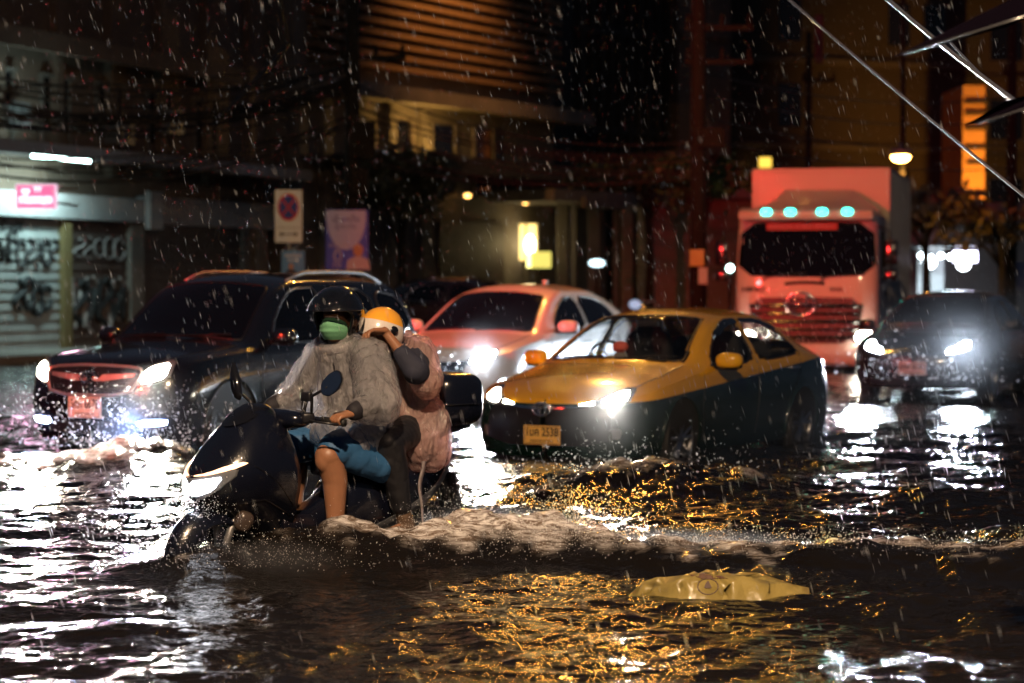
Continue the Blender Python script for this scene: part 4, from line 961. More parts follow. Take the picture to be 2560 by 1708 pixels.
pc = blob('raincoat', pr, .009, pink, pas, 5, wrinkle(31, .19, (18, 34, 70)))
q = MB()                                                          # torn strip of the raincoat trailing down to the water
st = [Vector((1.225, -.29, z)) + Vector((.012 * math.sin(z * 18), .006 * math.sin(z * 31), 0)) for z in np.linspace(.78, .33, 22)]
q.loft([[p + Vector((w, 0, 0)), p + Vector((0, -.004, 0)), p + Vector((-w, 0, 0)), p + Vector((0, .004, 0))] for p, w in zip(st, np.linspace(.018, .006, 22))]); q.build('torn_strip', plastic_coat('torn raincoat film', (.72, .62, .62), .25), pc, True)
hel_o = mat('orange and white helmet', (.75, .68, .62), .25, coat=1)
nt = hel_o.node_tree; N = nt.nodes
tc = N.new('ShaderNodeTexCoord'); nz = N.new('ShaderNodeSeparateXYZ'); nt.links.new(tc.outputs['Object'], nz.inputs[0])
ad = N.new('ShaderNodeMath'); ad.operation = 'MULTIPLY_ADD'; ad.inputs[1].default_value = .30; nt.links.new(nz.outputs[0], ad.inputs[0]); nt.links.new(nz.outputs[2], ad.inputs[2])
gt = N.new('ShaderNodeMath'); gt.operation = 'GREATER_THAN'; gt.inputs[1].default_value = 1.475 + .30 * 1.155 + .075; nt.links.new(ad.outputs[0], gt.inputs[0])
g2 = N.new('ShaderNodeMath'); g2.operation = 'GREATER_THAN'; g2.inputs[1].default_value = 1.225; nt.links.new(nz.outputs[0], g2.inputs[0])
mx = N.new('ShaderNodeMix'); mx.data_type = 'RGBA'; mx.inputs[6].default_value = (.62, .56, .52, 1); mx.inputs[7].default_value = (.80, .36, .03, 1); nt.links.new(gt.outputs[0], mx.inputs[0])
m3 = N.new('ShaderNodeMix'); m3.data_type = 'RGBA'; m3.inputs[7].default_value = (.03, .018, .02, 1); nt.links.new(g2.outputs[0], m3.inputs[0]); nt.links.new(mx.outputs[2], m3.inputs[6]); nt.links.new(m3.outputs[2], N['Principled BSDF'].inputs['Base Color'])
helmet(pas, PC + PRm @ Vector((.01, 0, .03)), PRm, (.148, .128, .142), hel_o, M['gloss_black'])
# ------------------------------------------------------------------ flood water
g_w = np.random.default_rng(5)
WAVES = []
for lam, cnt, slope in ((2.6, 6, .022), (1.3, 10, .045), (.7, 14, .07), (.38, 18, .095), (.2, 22, .115), (.11, 22, .125)):
    for _ in range(cnt):
        th = g_w.normal(0, .80) + math.pi / 2 + g_w.choice([0, .35, -.35]); k = 2 * math.pi / (lam * g_w.uniform(.75, 1.3))
        WAVES.append((k * math.cos(th), k * math.sin(th), g_w.uniform(0, 6.283), slope / k / math.sqrt(cnt) * 1.5, lam))
def vnoise(x, y, s, seed):
    g = np.random.default_rng(seed); out = 0
    for i in range(7):
        a = g.uniform(0, 6.283); k = s * g.uniform(.6, 1.6); out = out + np.sin((x * math.cos(a) + y * math.sin(a)) * k + g.uniform(0, 6.283))
    return out / 7
def water(x, y, minlam=0):
    h = np.zeros_like(x); wx = x + .10 * vnoise(x, y, 2.1, 1); wy = y + .10 * vnoise(x, y, 2.3, 2)
    gust = .75 + .55 * vnoise(x, y, .8, 8)
    for kx, ky, ph, a, lam in WAVES:
        if lam < minlam: continue
        h += a * np.sin(kx * wx + ky * wy + ph) * (gust if lam < .8 else 1)
    foam = np.zeros_like(x)
    nz = vnoise(x, y, 8, 31) * .7 + vnoise(x, y, 21, 32) * .55 + vnoise(x, y, 48, 33) * .35
    # wake crest thrown up behind the scooter, running off to the right
    yc = 13.25 + .10 * np.sin(x * 1.3) + .05 * np.sin(x * 3.1 + 1) - .06 * np.clip(x, 0, 4)
    amp = .13 * np.clip((x + 1.75) / 1.0, 0.0, 1) * np.clip(1 - (x - .2) / 9, .45, 1) * (1 + .35 * vnoise(x, y, 4, 12))
    d = (y - yc); prof = np.where(d < 0, np.exp(-(d / .30) ** 2), np.exp(-(d / .40) ** 2))
    h += amp * prof - .01 * np.exp(-((d + .60) / .30) ** 2) * np.clip((x + 1.75) / .5, 0, 1)
    h += amp * prof * .30 * nz
    foam = np.maximum(foam, prof * np.clip((x + 1.25) / .6, 0, 1) * np.clip(1.1 - (x - .1) / 3.4, .60, 1) * np.where(d < -.05, .6, 1))
    # churned water round the scooter
    for cx, cy, rx, ry, a, f in ((-1.60, 12.85, .34, .22, .10, .25), (-1.10, 13.18, .50, .28, .115, .45), (-.35, 13.55, .45, .35, .13, 1.0), (.15, 13.45, .40, .28, .10, 1.0), (.55, 13.2, .30, .22, .06, .8),
                                 (.95, 17.9, .62, .55, .20, .55), (.25, 18.6, .7, .5, .06, .35), (1.6, 18.4, .7, .6, .08, .35), (-3.0, 20.6, .42, .35, .20, .8), (-3.7, 20.3, .8, .45, .10, .8), (-2.55, 19.6, .8, .4, .06, .6), (-4.6, 20.6, .6, .4, .06, .3),
                                 (3.15, 13.9, .8, .5, .12, .1), (3.9, 13.3, 1.0, .5, .10, .1), (3.4, 17.0, 1.0, .5, .10, 0), (2.5, 16.0, 1.2, .4, .06, 0)):
        e = np.exp(-((x - cx) / rx) ** 2 - ((y - cy) / ry) ** 2); h += e * a * (1 + .45 * nz); foam = np.maximum(foam, e * f)
    sp = np.clip((foam - .40 + .50 * nz) * 2.1, 0, 1)
    return h, sp
def grid(xs, ys, minlam, dz=0):
    X, Y = np.meshgrid(xs, ys); h, f = water(X, Y, minlam); n, m = X.shape
    v = np.stack([X, Y, h + dz], -1).reshape(-1, 3); i = np.arange(n * m).reshape(n, m)
    q = np.stack([i[:-1, :-1], i[:-1, 1:], i[1:, 1:], i[1:, :-1]], -1).reshape(-1, 4)
    return v, q, f.ravel()
ys = [6.0]
while ys[-1] < 27: ys.append(ys[-1] + max(.018, ys[-1] * .0019))
yf = [ys[-1] - .12]
while yf[-1] < 140: yf.append(yf[-1] + yf[-1] * .0034)
parts_w = [grid(np.arange(-6.6, 6.6, .027), np.array(ys), 0), grid(np.arange(-30, 30, .14), np.array(yf), .35, -.012)]
sk = [(-160, -60, -.06), (160, -60, -.06), (160, 180, -.06), (-160, 180, -.06)]
off = 0; V, F, A = [], [], []
for v, q, f in parts_w: V.append(v); F.append(q + off); A.append(f); off += len(v)
V.append(np.array(sk)); F.append(np.array([[off, off + 1, off + 2, off + 3]])); A.append(np.zeros(4))
V = np.concatenate(V); F = np.concatenate(F); A = np.concatenate(A)
me = bpy.data.meshes.new('flood_water'); me.vertices.add(len(V)); me.vertices.foreach_set('co', V.ravel())
me.loops.add(F.size); me.loops.foreach_set('vertex_index', F.ravel().astype(np.int32)); me.polygons.add(len(F))
me.polygons.foreach_set('loop_start', np.arange(0, F.size, 4, dtype=np.int32)); me.update(calc_edges=True)
me.polygons.foreach_set('use_smooth', [True] * len(F))
at = me.attributes.new('foam', 'FLOAT', 'POINT'); at.data.foreach_set('value', A.astype(np.float32))
def water_mat():
    m = mat('flood water', (.007, .0055, .0045), .055, spec=.5, ior=1.33); nt = m.node_tree; N = nt.nodes; L = nt.links; b = N['Principled BSDF']
    tc = N.new('ShaderNodeTexCoord'); mp = N.new('ShaderNodeMapping'); mp.inputs['Scale'].default_value = (.85, 1, 1); L.new(tc.outputs['Object'], mp.inputs[0])
    n1 = N.new('ShaderNodeTexNoise'); n1.inputs['Scale'].default_value = 13; n1.inputs['Detail'].default_value = 5; n1.inputs['Distortion'].default_value = .6; L.new(mp.outputs[0], n1.inputs['Vector'])
    n2 = N.new('ShaderNodeTexNoise'); n2.inputs['Scale'].default_value = 60; n2.inputs['Detail'].default_value = 4; m5 = N.new('ShaderNodeMapping'); m5.inputs['Scale'].default_value = (.4, 1, 1.6); L.new(tc.outputs['Object'], m5.inputs[0]); L.new(m5.outputs[0], n2.inputs['Vector'])
    a = N.new('ShaderNodeAttribute'); a.attribute_name = 'foam'
    st = N.new('ShaderNodeMath'); st.operation = 'MULTIPLY_ADD'; st.inputs[1].default_value = .5; st.inputs[2].default_value = .07; L.new(a.outputs['Fac'], st.inputs[0])
    mu = N.new('ShaderNodeMath'); mu.operation = 'MULTIPLY'; L.new(n2.outputs[0], mu.inputs[0]); L.new(st.outputs[0], mu.inputs[1])
    ad = N.new('ShaderNodeMath'); ad.operation = 'MULTIPLY_ADD'; ad.inputs[1].default_value = .9; L.new(n1.outputs[0], ad.inputs[0]); L.new(mu.outputs[0], ad.inputs[2])
    bp = N.new('ShaderNodeBump'); bp.inputs['Strength'].default_value = .75; bp.inputs['Distance'].default_value = .03; L.new(ad.outputs[0], bp.inputs['Height']); L.new(bp.outputs[0], b.inputs['Normal'])
    fm = N.new('ShaderNodeMath'); fm.operation = 'MULTIPLY'; L.new(a.outputs['Fac'], fm.inputs[0])
    n3 = N.new('ShaderNodeTexNoise'); n3.inputs['Scale'].default_value = 17; n3.inputs['Detail'].default_value = 9; n3.inputs['Roughness'].default_value = .74; n3.inputs['Distortion'].default_value = 1.6; L.new(m5.outputs[0], n3.inputs['Vector'])
    cr = N.new('ShaderNodeMapRange'); cr.inputs[1].default_value = .44; cr.inputs[2].default_value = .60; L.new(n3.outputs[0], cr.inputs[0]); L.new(cr.outputs[0], fm.inputs[1])
    mb1 = N.new('ShaderNodeMix'); mb1.data_type = 'RGBA'; mb1.inputs[6].default_value = (.007, .0055, .0045, 1); mb1.inputs[7].default_value = (.16, .115, .085, 1); L.new(a.outputs['Fac'], mb1.inputs[0]); mx = N.new('ShaderNodeMix'); mx.data_type = 'RGBA'; L.new(mb1.outputs[2], mx.inputs[6]); mx.inputs[7].default_value = (.80, .77, .76, 1); L.new(fm.outputs[0], mx.inputs[0]); L.new(mx.outputs[2], b.inputs['Base Color'])
    return m
wo = bpy.data.objects.new('flood_water', me); me.materials.append(water_mat()); COL.objects.link(wo); tag(wo, 'dark choppy flood water covering the whole street', 'flood water', kind='structure')
q = MB(); q.add([(-160, -60, -.45), (160, -60, -.45), (160, 180, -.45), (-160, 180, -.45)], [(0, 1, 2, 3)]); tag(q.build('street_ground', M['concrete_dark']), 'flooded road surface under the water', 'road', kind='structure')

# ------------------------------------------------------------------ buildings along the far side
def facade(ax, ay, bx, by):
    a = Vector((ax, ay, 0)); b = Vector((bx, by, 0)); u = (b - a).normalized(); n = Vector((u.y, -u.x, 0))
    if n.y > 0: n = -n
    return a, u, n, (b - a).length, math.atan2(u.y, u.x)
def at_px(F, x):
    """distance along a facade line where the view through photo column x meets it"""
    a, u = F[0], F[1]; k = (x - 1280) / 6044
    return (k * a.y - a.x) / (u.x - k * u.y)
def fbox(mb, F, t0, t1, d0, d1, z0, z1, mi=0):
    """box from t0..t1 along the facade, d0..d1 out from it"""
    a, u, n, L, ang = F; c = a + u * (t0 + t1) / 2 + n * (d0 + d1) / 2
    return mb.box((c.x, c.y, (z0 + z1) / 2), (t1 - t0, abs(d1 - d0), z1 - z0), rz=ang, mi=mi)
def zof(F, t, y, d=0):
    p = F[0] + F[1] * t + F[2] * d; return EYE - (y - 705) / 6044 * p.y

F1 = facade(-12.6, 43, -6.0, 61.5)
M['shutter_pale'] = mat('pale roller shutter', (.30, .31, .31), .6, var=.35, vscale=2)
M['shutter_dark'] = mat('brown roller shutter', (.07, .048, .042), .65, var=.35, vscale=2)
M['wall_brown'] = mat('dirty plaster', (.15, .105, .08), .9, var=.45, vscale=.9, bump=.2, bscale=12)
M['wall_grey'] = mat('grey wall render', (.15, .13, .115), .9, var=.4, vscale=.7, bump=.2, bscale=10)
M['window_dark'] = mat('dark window glass', (.008, .008, .01), .08, spec=.7)
M['spray_black'] = mat('black spray paint', (.012, .012, .014), .7)
M['spray_pale'] = mat('pale spray paint', (.30, .27, .27), .7)
shop = empty('shophouse', F1[0], 0, 'dim two-storey shophouse row with graffiti roller shutters behind the black car', 'building')
def par(o, root):
    o.parent = root; o.matrix_parent_inverse = Matrix.Translation(-root.location); return o
L1 = F1[3]
q = MB(); fbox(q, F1, -6, L1, -6, -.35, 0, 9.5); par(q.build('wall', M['wall_brown']), shop)
def shutter(x0, x1, m, nm='roller_shutter'):
    t0, t1 = at_px(F1, x0), at_px(F1, x1); q = MB()
    n = 26
    for i in range(n):
        z = .12 + 2.75 * i / n; fbox(q, F1, t0, t1, -.14, -.05 - .03 * (i % 2), z, z + 2.75 / n)
    return par(q.build(nm, m), shop), t0, t1
s1, a0, a1 = shutter(-160, 155, M['shutter_pale']); s2, b0, b1 = shutter(178, 322, M['shutter_dark']); s3, c0, c1 = shutter(360, 604, M['shutter_dark'])
def graffiti(parent, t0, t1, z0, z1, m, seed, n, r):
    g = random.Random(seed); q = MB(); a, u, nn = F1[:3]
    P_ = lambda t, z: a + u * t + nn * -.035 + Vector((0, 0, z))
    for i in range(n):
        t = t0 + (t1 - t0) * (i + .5) / n; w = (t1 - t0) / n * .55; h = (z1 - z0) * g.uniform(.7, 1); zc = (z0 + z1) / 2 + g.uniform(-.1, .1)
        k = g.choice((0, 1, 2)); 
        if k == 0: pts = [P_(t + w * math.cos(s_), zc + h / 2 * math.sin(s_)) for s_ in np.linspace(.6, 6.1, 18)]
        elif k == 1: pts = [P_(t - w, zc + h / 2), P_(t - w * .6, zc - h / 2), P_(t + w * .1, zc + h * .2), P_(t + w * .6, zc - h / 2), P_(t + w, zc + h / 2)]
        else: pts = [P_(t + w * math.sin(s_ * 1.0), zc + h / 2 * (1 - s_ / 3.2)) for s_ in np.linspace(0, 6.3, 18)]
        q.tube(pts, r * g.uniform(.7, 1.2), 5)
    o = q.build('graffiti', m); o.parent = parent; return o
for so, t0, t1, z0, z1, m_, sd, n_, r_ in ((s1, at_px(F1, 5), at_px(F1, 150), 1.9, 2.45, M['spray_black'], 3, 7, .05), (s1, at_px(F1, 40), at_px(F1, 130), .9, 1.55, M['spray_black'], 5, 4, .07), (s1, at_px(F1, 10), at_px(F1, 60), 2.5, 2.75, M['spray_black'], 8, 4, .03),
                               (s2, at_px(F1, 185), at_px(F1, 318), .45, 1.75, M['spray_pale'], 11, 4, .04), (s2, at_px(F1, 188), at_px(F1, 310), .55, 1.6, M['spray_black'], 12, 4, .11), (s2, at_px(F1, 190), at_px(F1, 315), 2.0, 2.5, M['spray_pale'], 13, 5, .025)):
    graffiti(so, t0, t1, z0, z1, m_, sd, n_, r_)
for x0, x1, m_ in ((157, 176, mat('yellowed door post', (.14, .10, .04), .8)), (324, 356, M['concrete']), (606, 622, M['concrete']), (640, 664, M['concrete'])):
    q = MB(); fbox(q, F1, at_px(F1, x0), at_px(F1, x1), -.3, .05, .1, 2.9); par(q.build('column', m_), shop)
q = MB(); fbox(q, F1, -6, at_px(F1, 372), -.3, .12, 2.9, 3.42); fbox(q, F1, at_px(F1, 372) + .002, L1, -.3, .03, 2.88, 3.5); fbox(q, F1, at_px(F1, 352), at_px(F1, 384), .12, .26, 2.75, 3.6); par(q.build('lintel_beam', mat('pale lintel render', (.36, .35, .36), .85, var=.35, vscale=1.2)), shop)
q = MB(); fbox(q, F1, -6, L1, -.3, 1.0, 4.16, 4.24); fbox(q, F1, -6, L1, .95, 1.02, 4.10, 4.36); par(q.build('canopy', M['metal_grey']), shop)
q = MB()
for i in range(60): fbox(q, F1, -5 + i * .42, -5 + i * .42 + .2, -.2, .96, 4.242, 4.265)
par(q.build('canopy_roofing', M['metal_grey']), shop)
for i in range(9):
    t = -3 + i * 2.35; q = MB(); fbox(q, F1, t, t + 1.1, -.36, -.33, 4.75, 5.95); w_ = par(q.build('window', M['window_dark']), shop)
    q = MB(); fbox(q, F1, t - .08, t, -.35, -.27, 4.5, 5.9); fbox(q, F1, t + 1.1, t + 1.18, -.35, -.27, 4.5, 5.9); fbox(q, F1, t + .52, t + .58, -.34, -.29, 4.55, 5.85); fbox(q, F1, t - .1, t + 1.2, -.36, -.2, 5.9, 5.98)
    o = q.build('window_frame', M['wall_grey']); o.parent = w_
q = MB(); fbox(q, F1, -6, L1 - 3, -.3, .55, 6.45, 6.58); fbox(q, F1, -6, L1 - 3, .45, .56, 6.3, 6.7); par(q.build('upper_ledge', M['wall_brown']), shop)
q = MB()
for t in np.arange(-5, L1, 2.35): fbox(q, F1, t, t + .28, -.35, -.15, 3.9, 9.4)
par(q.build('pilasters', M['wall_brown']), shop)
for t, z in ((2.2, 4.62), (6.9, 4.7), (11.4, 4.62), (13.8, 5.0)):
    q = MB(); fbox(q, F1, t, t + .8, -.33, .02, z, z + .55); ac = par(q.build('air_conditioner', M['metal_grey']), shop)
    q = MB(); c_ = F1[0] + F1[1] * (t + .3) + F1[2] * .03; q.tube([c_ + F1[1] * .22 * math.cos(a) + Vector((0, 0, z + .28 + .22 * math.sin(a))) for a in np.linspace(0, 6.284, 21)], .015, 6); q.tube([c_ - F1[1] * .2 + Vector((0, 0, z + .28)), c_ + F1[1] * .2 + Vector((0, 0, z + .28))], .01, 5); o = q.build('fan_grille', M['plastic']); o.parent = ac
# cold tube lamps under the canopy of the first shop
tubes = glow('cold tube lamp', (.62, 1, .95), 22)
for t in (at_px(F1, 20), at_px(F1, 95)):
    q = MB(); p = F1[0] + F1[1] * t + F1[2] * .92; q.tube([p - F1[1] * .55 + Vector((0, 0, 4.08)), p + F1[1] * .55 + Vector((0, 0, 4.08))], .03, 8); o = par(q.build('tube_lamp', tubes), shop)
    lamp('tube_light', 'AREA', (p.x, p.y, 4.0), 62, (.65, 1, .97), aim=(p.x - F1[2].x * 1.0, p.y - F1[2].y * 1.0, 1.2), size=(1.1, .1))
lamp('tube_light', 'AREA', tuple(F1[0] + F1[1] * at_px(F1, 40) + F1[2] * .7 + Vector((0, 0, 4.45))), 20, (.65, 1, .97), aim=tuple(F1[0] + F1[1] * at_px(F1, 40) + F1[2] * .3 + Vector((0, 0, 8))), size=(1.5, .1))  # unseen light without a tube, thrown up the wall above the canopy
# pavement
pa = F1[0] - F1[1] * 6; q = MB(); fbox(q, F1, -8, 45, -1, 1.7, -.4, .14); fbox(q, F1, -8, 45, 1.702, 1.9, -.4, .13); tag(q.build('pavement', M['concrete']), 'raised concrete pavement in front of the shophouses', 'pavement', kind='structure')

# --- building with orange-lit louvres
F2 = facade(-5.2, 62.5, 1.55, 75.0); L2 = F2[3]
lou = empty('louvred_building', F2[0], 0, 'concrete building with orange-lit slatted upper wall and small windows', 'building')
q = MB(); fbox(q, F2, -.3, L2, -8, -.3, 0, 13); par(q.build('wall', M['wall_grey']), lou)
zb_ = zof(F2, L2 / 2, 225)
q = MB()
for i in range(17):
    z = zb_ + .35 + i * .30; fbox(q, F2, .3, L2 - .3, -.3, .05, z, z + .12); fbox(q, F2, .3, L2 - .3, .05, .16, z - .06, z + .08)
slat = mat('weathered wooden slats', (.15, .09, .05), .75, var=.35, vscale=3); par(q.build('louvre_wall', slat), lou)
q = MB(); fbox(q, F2, -.3, L2 + .5, -.3, .85, zb_ - .55, zb_ - .30); fbox(q, F2, -.3, L2 + .5, .70, .86, zb_ - .62, zb_ - .22); par(q.build('ledge', M['concrete']), lou)
for x0, x1 in ((985, 1045), (1100, 1155), (1205, 1250)):
    t0, t1 = at_px(F2, x0), at_px(F2, x1); q = MB(); fbox(q, F2, t0, t1, -.31, -.27, zb_ - 2.9, zb_ - 1.0); w_ = par(q.build('window', M['window_dark']), lou)
    q = MB(); fbox(q, F2, t0 - .07, t0, -.3, -.2, zb_ - 2.95, zb_ - .95); fbox(q, F2, t1, t1 + .07, -.3, -.2, zb_ - 2.95, zb_ - .95); fbox(q, F2, t0 - .1, t1 + .1, -.3, -.14, zb_ - 3.03, zb_ - 2.95); o = q.build('window_frame', M['wall_grey']); o.parent = w_
q = MB(); zc_ = zof(F2, L2 / 2, 430); fbox(q, F2, -.3, L2 + .6, -.3, 1.8, zc_, zc_ + .14); fbox(q, F2, -.3, L2 + .6, 1.7, 1.82, zc_ - .18, zc_ + .26); par(q.build('canopy', M['concrete_dark']), lou)
for x in (760, 820, 905, 985, 1065): 
    q = MB(); t = at_px(F2, x); fbox(q, F2, t, t + .35, -.3, -.1, .1, zb_ - .6); par(q.build('pilaster', M['wall_grey']), lou)
q = MB(); fbox(q, F2, at_px(F2, 1115), at_px(F2, 1275), -.28, -.2, .1, 3.3); par(q.build('shutter', M['shutter_dark']), lou)
M['sod'] = glow('sodium lamp', (1, .50, .10), 40)
for x, y, e in ((1042, 388, 1), (1160, 412, 0), (1150, 490, 0), (1295, 507, 0)):
    t = at_px(F2, x); p = F2[0] + F2[1] * t + F2[2] * .25; z = zof(F2, t, y, .25)
    wl_ = empty('wall_lamp', (p.x, p.y, z), 0, ('glowing sodium lamp on the wall under the small windows' if e else ''), 'lamp', 'lamps on the louvred building')
    q = MB(); q.sell((0, 0, 0), (.12 if e else .10, .10, .06)); q.build('bulb', M['sod'] if e else glow('dim lamp', (1, .5, .12), 6), wl_, True)
    q = MB(); q.lathe([(.20, .07), (.14, .10), (.03, .13), (.03, .2)], 16); q.tube([(0, 0, .18), Vector((0, 0, .2)) - F2[2] * .54], .02, 6); q.build('shade', M['metal_grey'], wl_, True)
    wl_['label'] = {1042: 'brightest wall lamp glowing yellow under the small windows', 1160: 'dim lamp further along the ledge from the bright wall lamp', 1150: 'faint lamp under the canopy, above the grey hoarding', 1295: 'pale slit lamp over the yellow-lit doorway'}[x]; del wl_['group']
    if e: lamp('sodium_light', 'POINT', tuple(p + F2[2] * .25 + Vector((0, 0, z + .02))), 180, (1, .55, .12), .06)
# unseen spot overhead, without a fixture, washing the slatted wall
t = at_px(F2, 1080); p = F2[0] + F2[1] * t + F2[2] * 2.6; lamp('slat_wash_light', 'SPOT', (p.x, p.y, 13.5), 2600, (1, .42, .10), .2, tuple(F2[0] + F2[1] * (t + .5) + Vector((0, 0, 8.6))), 85, .9)

# --- entrance block with columns and downlights
F3 = facade(.2, 71.0, 5.2, 78.0); L3 = F3[3]
ent = empty('entrance_block', F3[0], 0, 'entrance block with pale columns, canopy and yellow-lit doorway', 'building')
q = MB(); fbox(q, F3, -.2, L3, -9, -2.6, 0, 4.4); fbox(q, F3, -.2, L3, -2.6, 1.4, 3.9, 4.25); fbox(q, F3, 1.2, L3 - .4, 1.402, 1.55, 3.75, 4.05); par(q.build('wall', M['wall_grey']), ent)
dp = px(1313, 600, 73.2); kd = 73.2 / 6044; E0 = ent.location
q = MB(); q.box((dp.x - E0.x, dp.y - E0.y, 2.75), (56 * kd, .04, 1.1)); dr = q.build('lit_doorway', mat('lit doorway', (.6, .45, .2), .6, emit=(1, .70, .22), es=1.5), ent)
for s_, w_ in ((-30, 4), (2, 5), (30, 4)): q = MB(); q.box((dp.x - E0.x + s_ * kd, dp.y - E0.y - .06, 2.2), (w_ * kd, .08, 2.3)); q.build('door_frame', M['wall_grey'], dr)
pb = px(1325, 612, 72.9); q = MB(); q.sell((pb.x - E0.x, pb.y - E0.y, pb.z), (.16, .10, .30)); q.build('lantern', glow('lantern', (1, .84, .5), 9), ent, True)
lamp('lantern_light', 'POINT', (pb.x, pb.y - .6, 2.7), 18, (1, .75, .3), .2)
for x0, x1, Yc in ((1392, 1420, 72.6), (1428, 1440, 73.6), (1470, 1500, 73.4), (1533, 1546, 73.4), (1553, 1583, 72.8)):
    c_ = px((x0 + x1) / 2, 705, Yc); w_ = (x1 - x0) * Yc / 6044; q = MB(); q.bbox((c_.x - E0.x, c_.y - E0.y + w_ / 2, 1.95), (w_, w_, 3.9), .02); q.build('column', M['concrete'], ent)
for x, y in ((1527, 531), (1632, 540)):
    t = at_px(F3, x); p = F3[0] + F3[1] * t + F3[2] * 1.1
    q = MB(); q.lathe([(.0001, .0), (.09, .0), (.11, .05)], 16, Matrix.Translation((p.x, p.y, 3.84))); par(q.build('downlight', glow('downlight', (1, .86, .62), 14)), ent)
    lamp('downlight_light', 'SPOT', (p.x, p.y, 3.8), 130, (1, .78, .42), .06, (p.x - F3[2].x * 0, p.y, 0), 100, .8)
p = px(1345, 650, 71.0)
mn = empty('menu_sign', (p.x, p.y - 1.2, 0), 0, 'small yellow-lit menu board below the lit doorway', 'sign')
z = EYE - (650 - 705) / 6044 * (p.y - 1.2); k = (p.y - 1.2) / 6044
q = MB(); q.bbox((.06, 0, z), (52 * k, .06, 40 * k), .01); q.build('board', mat('lit board', (.5, .45, .15), .5, emit=(.95, .85, .18), es=.9), mn)
q = MB()
for r_ in range(3):
    for c_ in range(4): q.box((.06 - 18 * k + 12 * k * c_, -.04, z + 12 * k - 12 * k * r_), (7 * k, .02, 3 * k))
q.build('lettering', mat('menu ink', (.25, .05, .02), .6), mn)
q = MB(); q.bbox((-.28, -.02, z - 2 * k), (10 * k, .08, 34 * k), .01); q.build('lit_edge', glow('lit sign edge', (1, .92, .3), 3), mn); q = MB(); q.tube([(0, .05, 0), (0, .05, z)], .04, 8); q.build('post', M['pole'], mn)

# --- dark high-rise with vertical fins, pale slab tower, dark block behind the truck
def tower(name, label, F, depth, H, m, fins=None, floors=None, fm=None, win=None):
    root = empty(name, F[0], 0, label, 'building'); q = MB(); fbox(q, F, 0, F[3], -depth, 0, 0, H); par(q.build('wall', m), root)
    if fins:
        q = MB()
        for t in np.arange(.2, F[3], fins): fbox(q, F, t, t + .10, 0, .28, .2, H - .2)
        par(q.build('fins', fm or m), root)
    if floors:
        for z in np.arange(3.2, H, floors): q = MB(); fbox(q, F, .05, F[3] - .05, .002, .2, z, z + .22); par(q.build('floor_band', fm or m), root)
    if win:
        n = 0
        for z in np.arange(4.0, H - 2, floors or 3):
            for t in np.arange(.5, F[3] - 1.2, win):
                if n >= 90 or rnd.random() < .45: continue
                n += 1; q = MB(); fbox(q, F, t, t + win * .6, .0, .03, z, z + 1.5); par(q.build('window', M['window_dark']), root)
    return root
F4 = facade(2.0, 80, 6.4, 84); tower('office_tower', 'black office tower with vertical fins behind the entrance block', F4, 10, 24, mat('black cladding', (.03, .028, .027), .6, var=.3), .45, 3.3, M['concrete_dark'])
F5 = facade(5.62, 82, 7.45, 82.6); tower('slab_tower', 'pale narrow slab tower behind the utility pole', F5, 8, 26, mat('pale tower render', (.15, .10, .08), .9, var=.25, vscale=.5), None, 6.6)
F6 = facade(7.5, 84, 16.5, 88); tower('apartment_block', 'dark apartment block rising behind the truck', F6, 10, 26, mat('dark tower render', (.03, .025, .022), .9, var=.3, vscale=.5), None, 3.0, M['concrete_dark'], 1.5)
F8 = facade(12.2, 72, 14.0, 73); tower('shop_building', 'low shop building beside the truck with cold-lit front', facade(10.2, 70, 16.5, 72), 6, 3.9, M['wall_grey'], None, None)
F9 = facade(15.6, 92, 26, 94); tower('far_block', 'far dark block with stacked balconies at the street end', F9, 10, 30, mat('far tower render', (.06, .052, .05), .9, var=.3, vscale=.5), None, 3.0, M['concrete_dark'], 2.2)
q = MB(); tb2 = empty('low_wall_building', (4.2, 66, 0), 0, 'grey plain low building beyond the utility pole', 'building')
q.box((2.0, 3, 1.9), (5.0, 5, 3.8)); q.build('wall', M['wall_grey'], tb2); q = MB(); q.box((2.0, .3, 3.95), (5.4, 1.0, .25)); q.build('roof_slab', M['concrete'], tb2)
q = MB(); q.box((3.0, .49, 1.35), (.55, .03, 1.1)); q.build('red_panel', mat('dark red panel', (.18, .02, .02), .6), tb2)
# orange-lit stair tower
p0 = px(2405, 705, 82); p1 = px(2460, 705, 82); zt_ = px(0, 215, 82).z
st = empty('stair_tower', (p0.x, 82, 0), 0, 'orange-lit narrow stair tower with dark bands', 'building'); w = p1.x - p0.x
q = MB(); q.box((w / 2, 2, zt_ / 2), (w, 4, zt_)); q.build('wall', mat('orange tower render', (.52, .30, .13), .9, var=.2, vscale=1), st)
for y in (257, 285, 322, 370, 408, 482, 520): q = MB(); z = px(0, y, 82).z; q.box((w / 2 + .05, -.06, z), (w * (.98 if y < 400 else .8), .12, .13)); q.build('band', M['concrete_dark'], st)
lamp('stair_tower_light', 'SPOT', (p0.x + .3, 77.5, 2.6), 2600, (1, .40, .05), .15, (p0.x + .4, 82, 5.2), 80, .9)
# yellow window glow high on the apartment block
q = MB(); p = px(1912, 407, 83.6); q.box((p.x, p.y, p.z), (.42, .1, .35)); o = q.build('lit_window', glow('yellow window', (1, .62, .08), 1.3)); tag(o, 'small yellow-lit window just above the truck box', 'window')

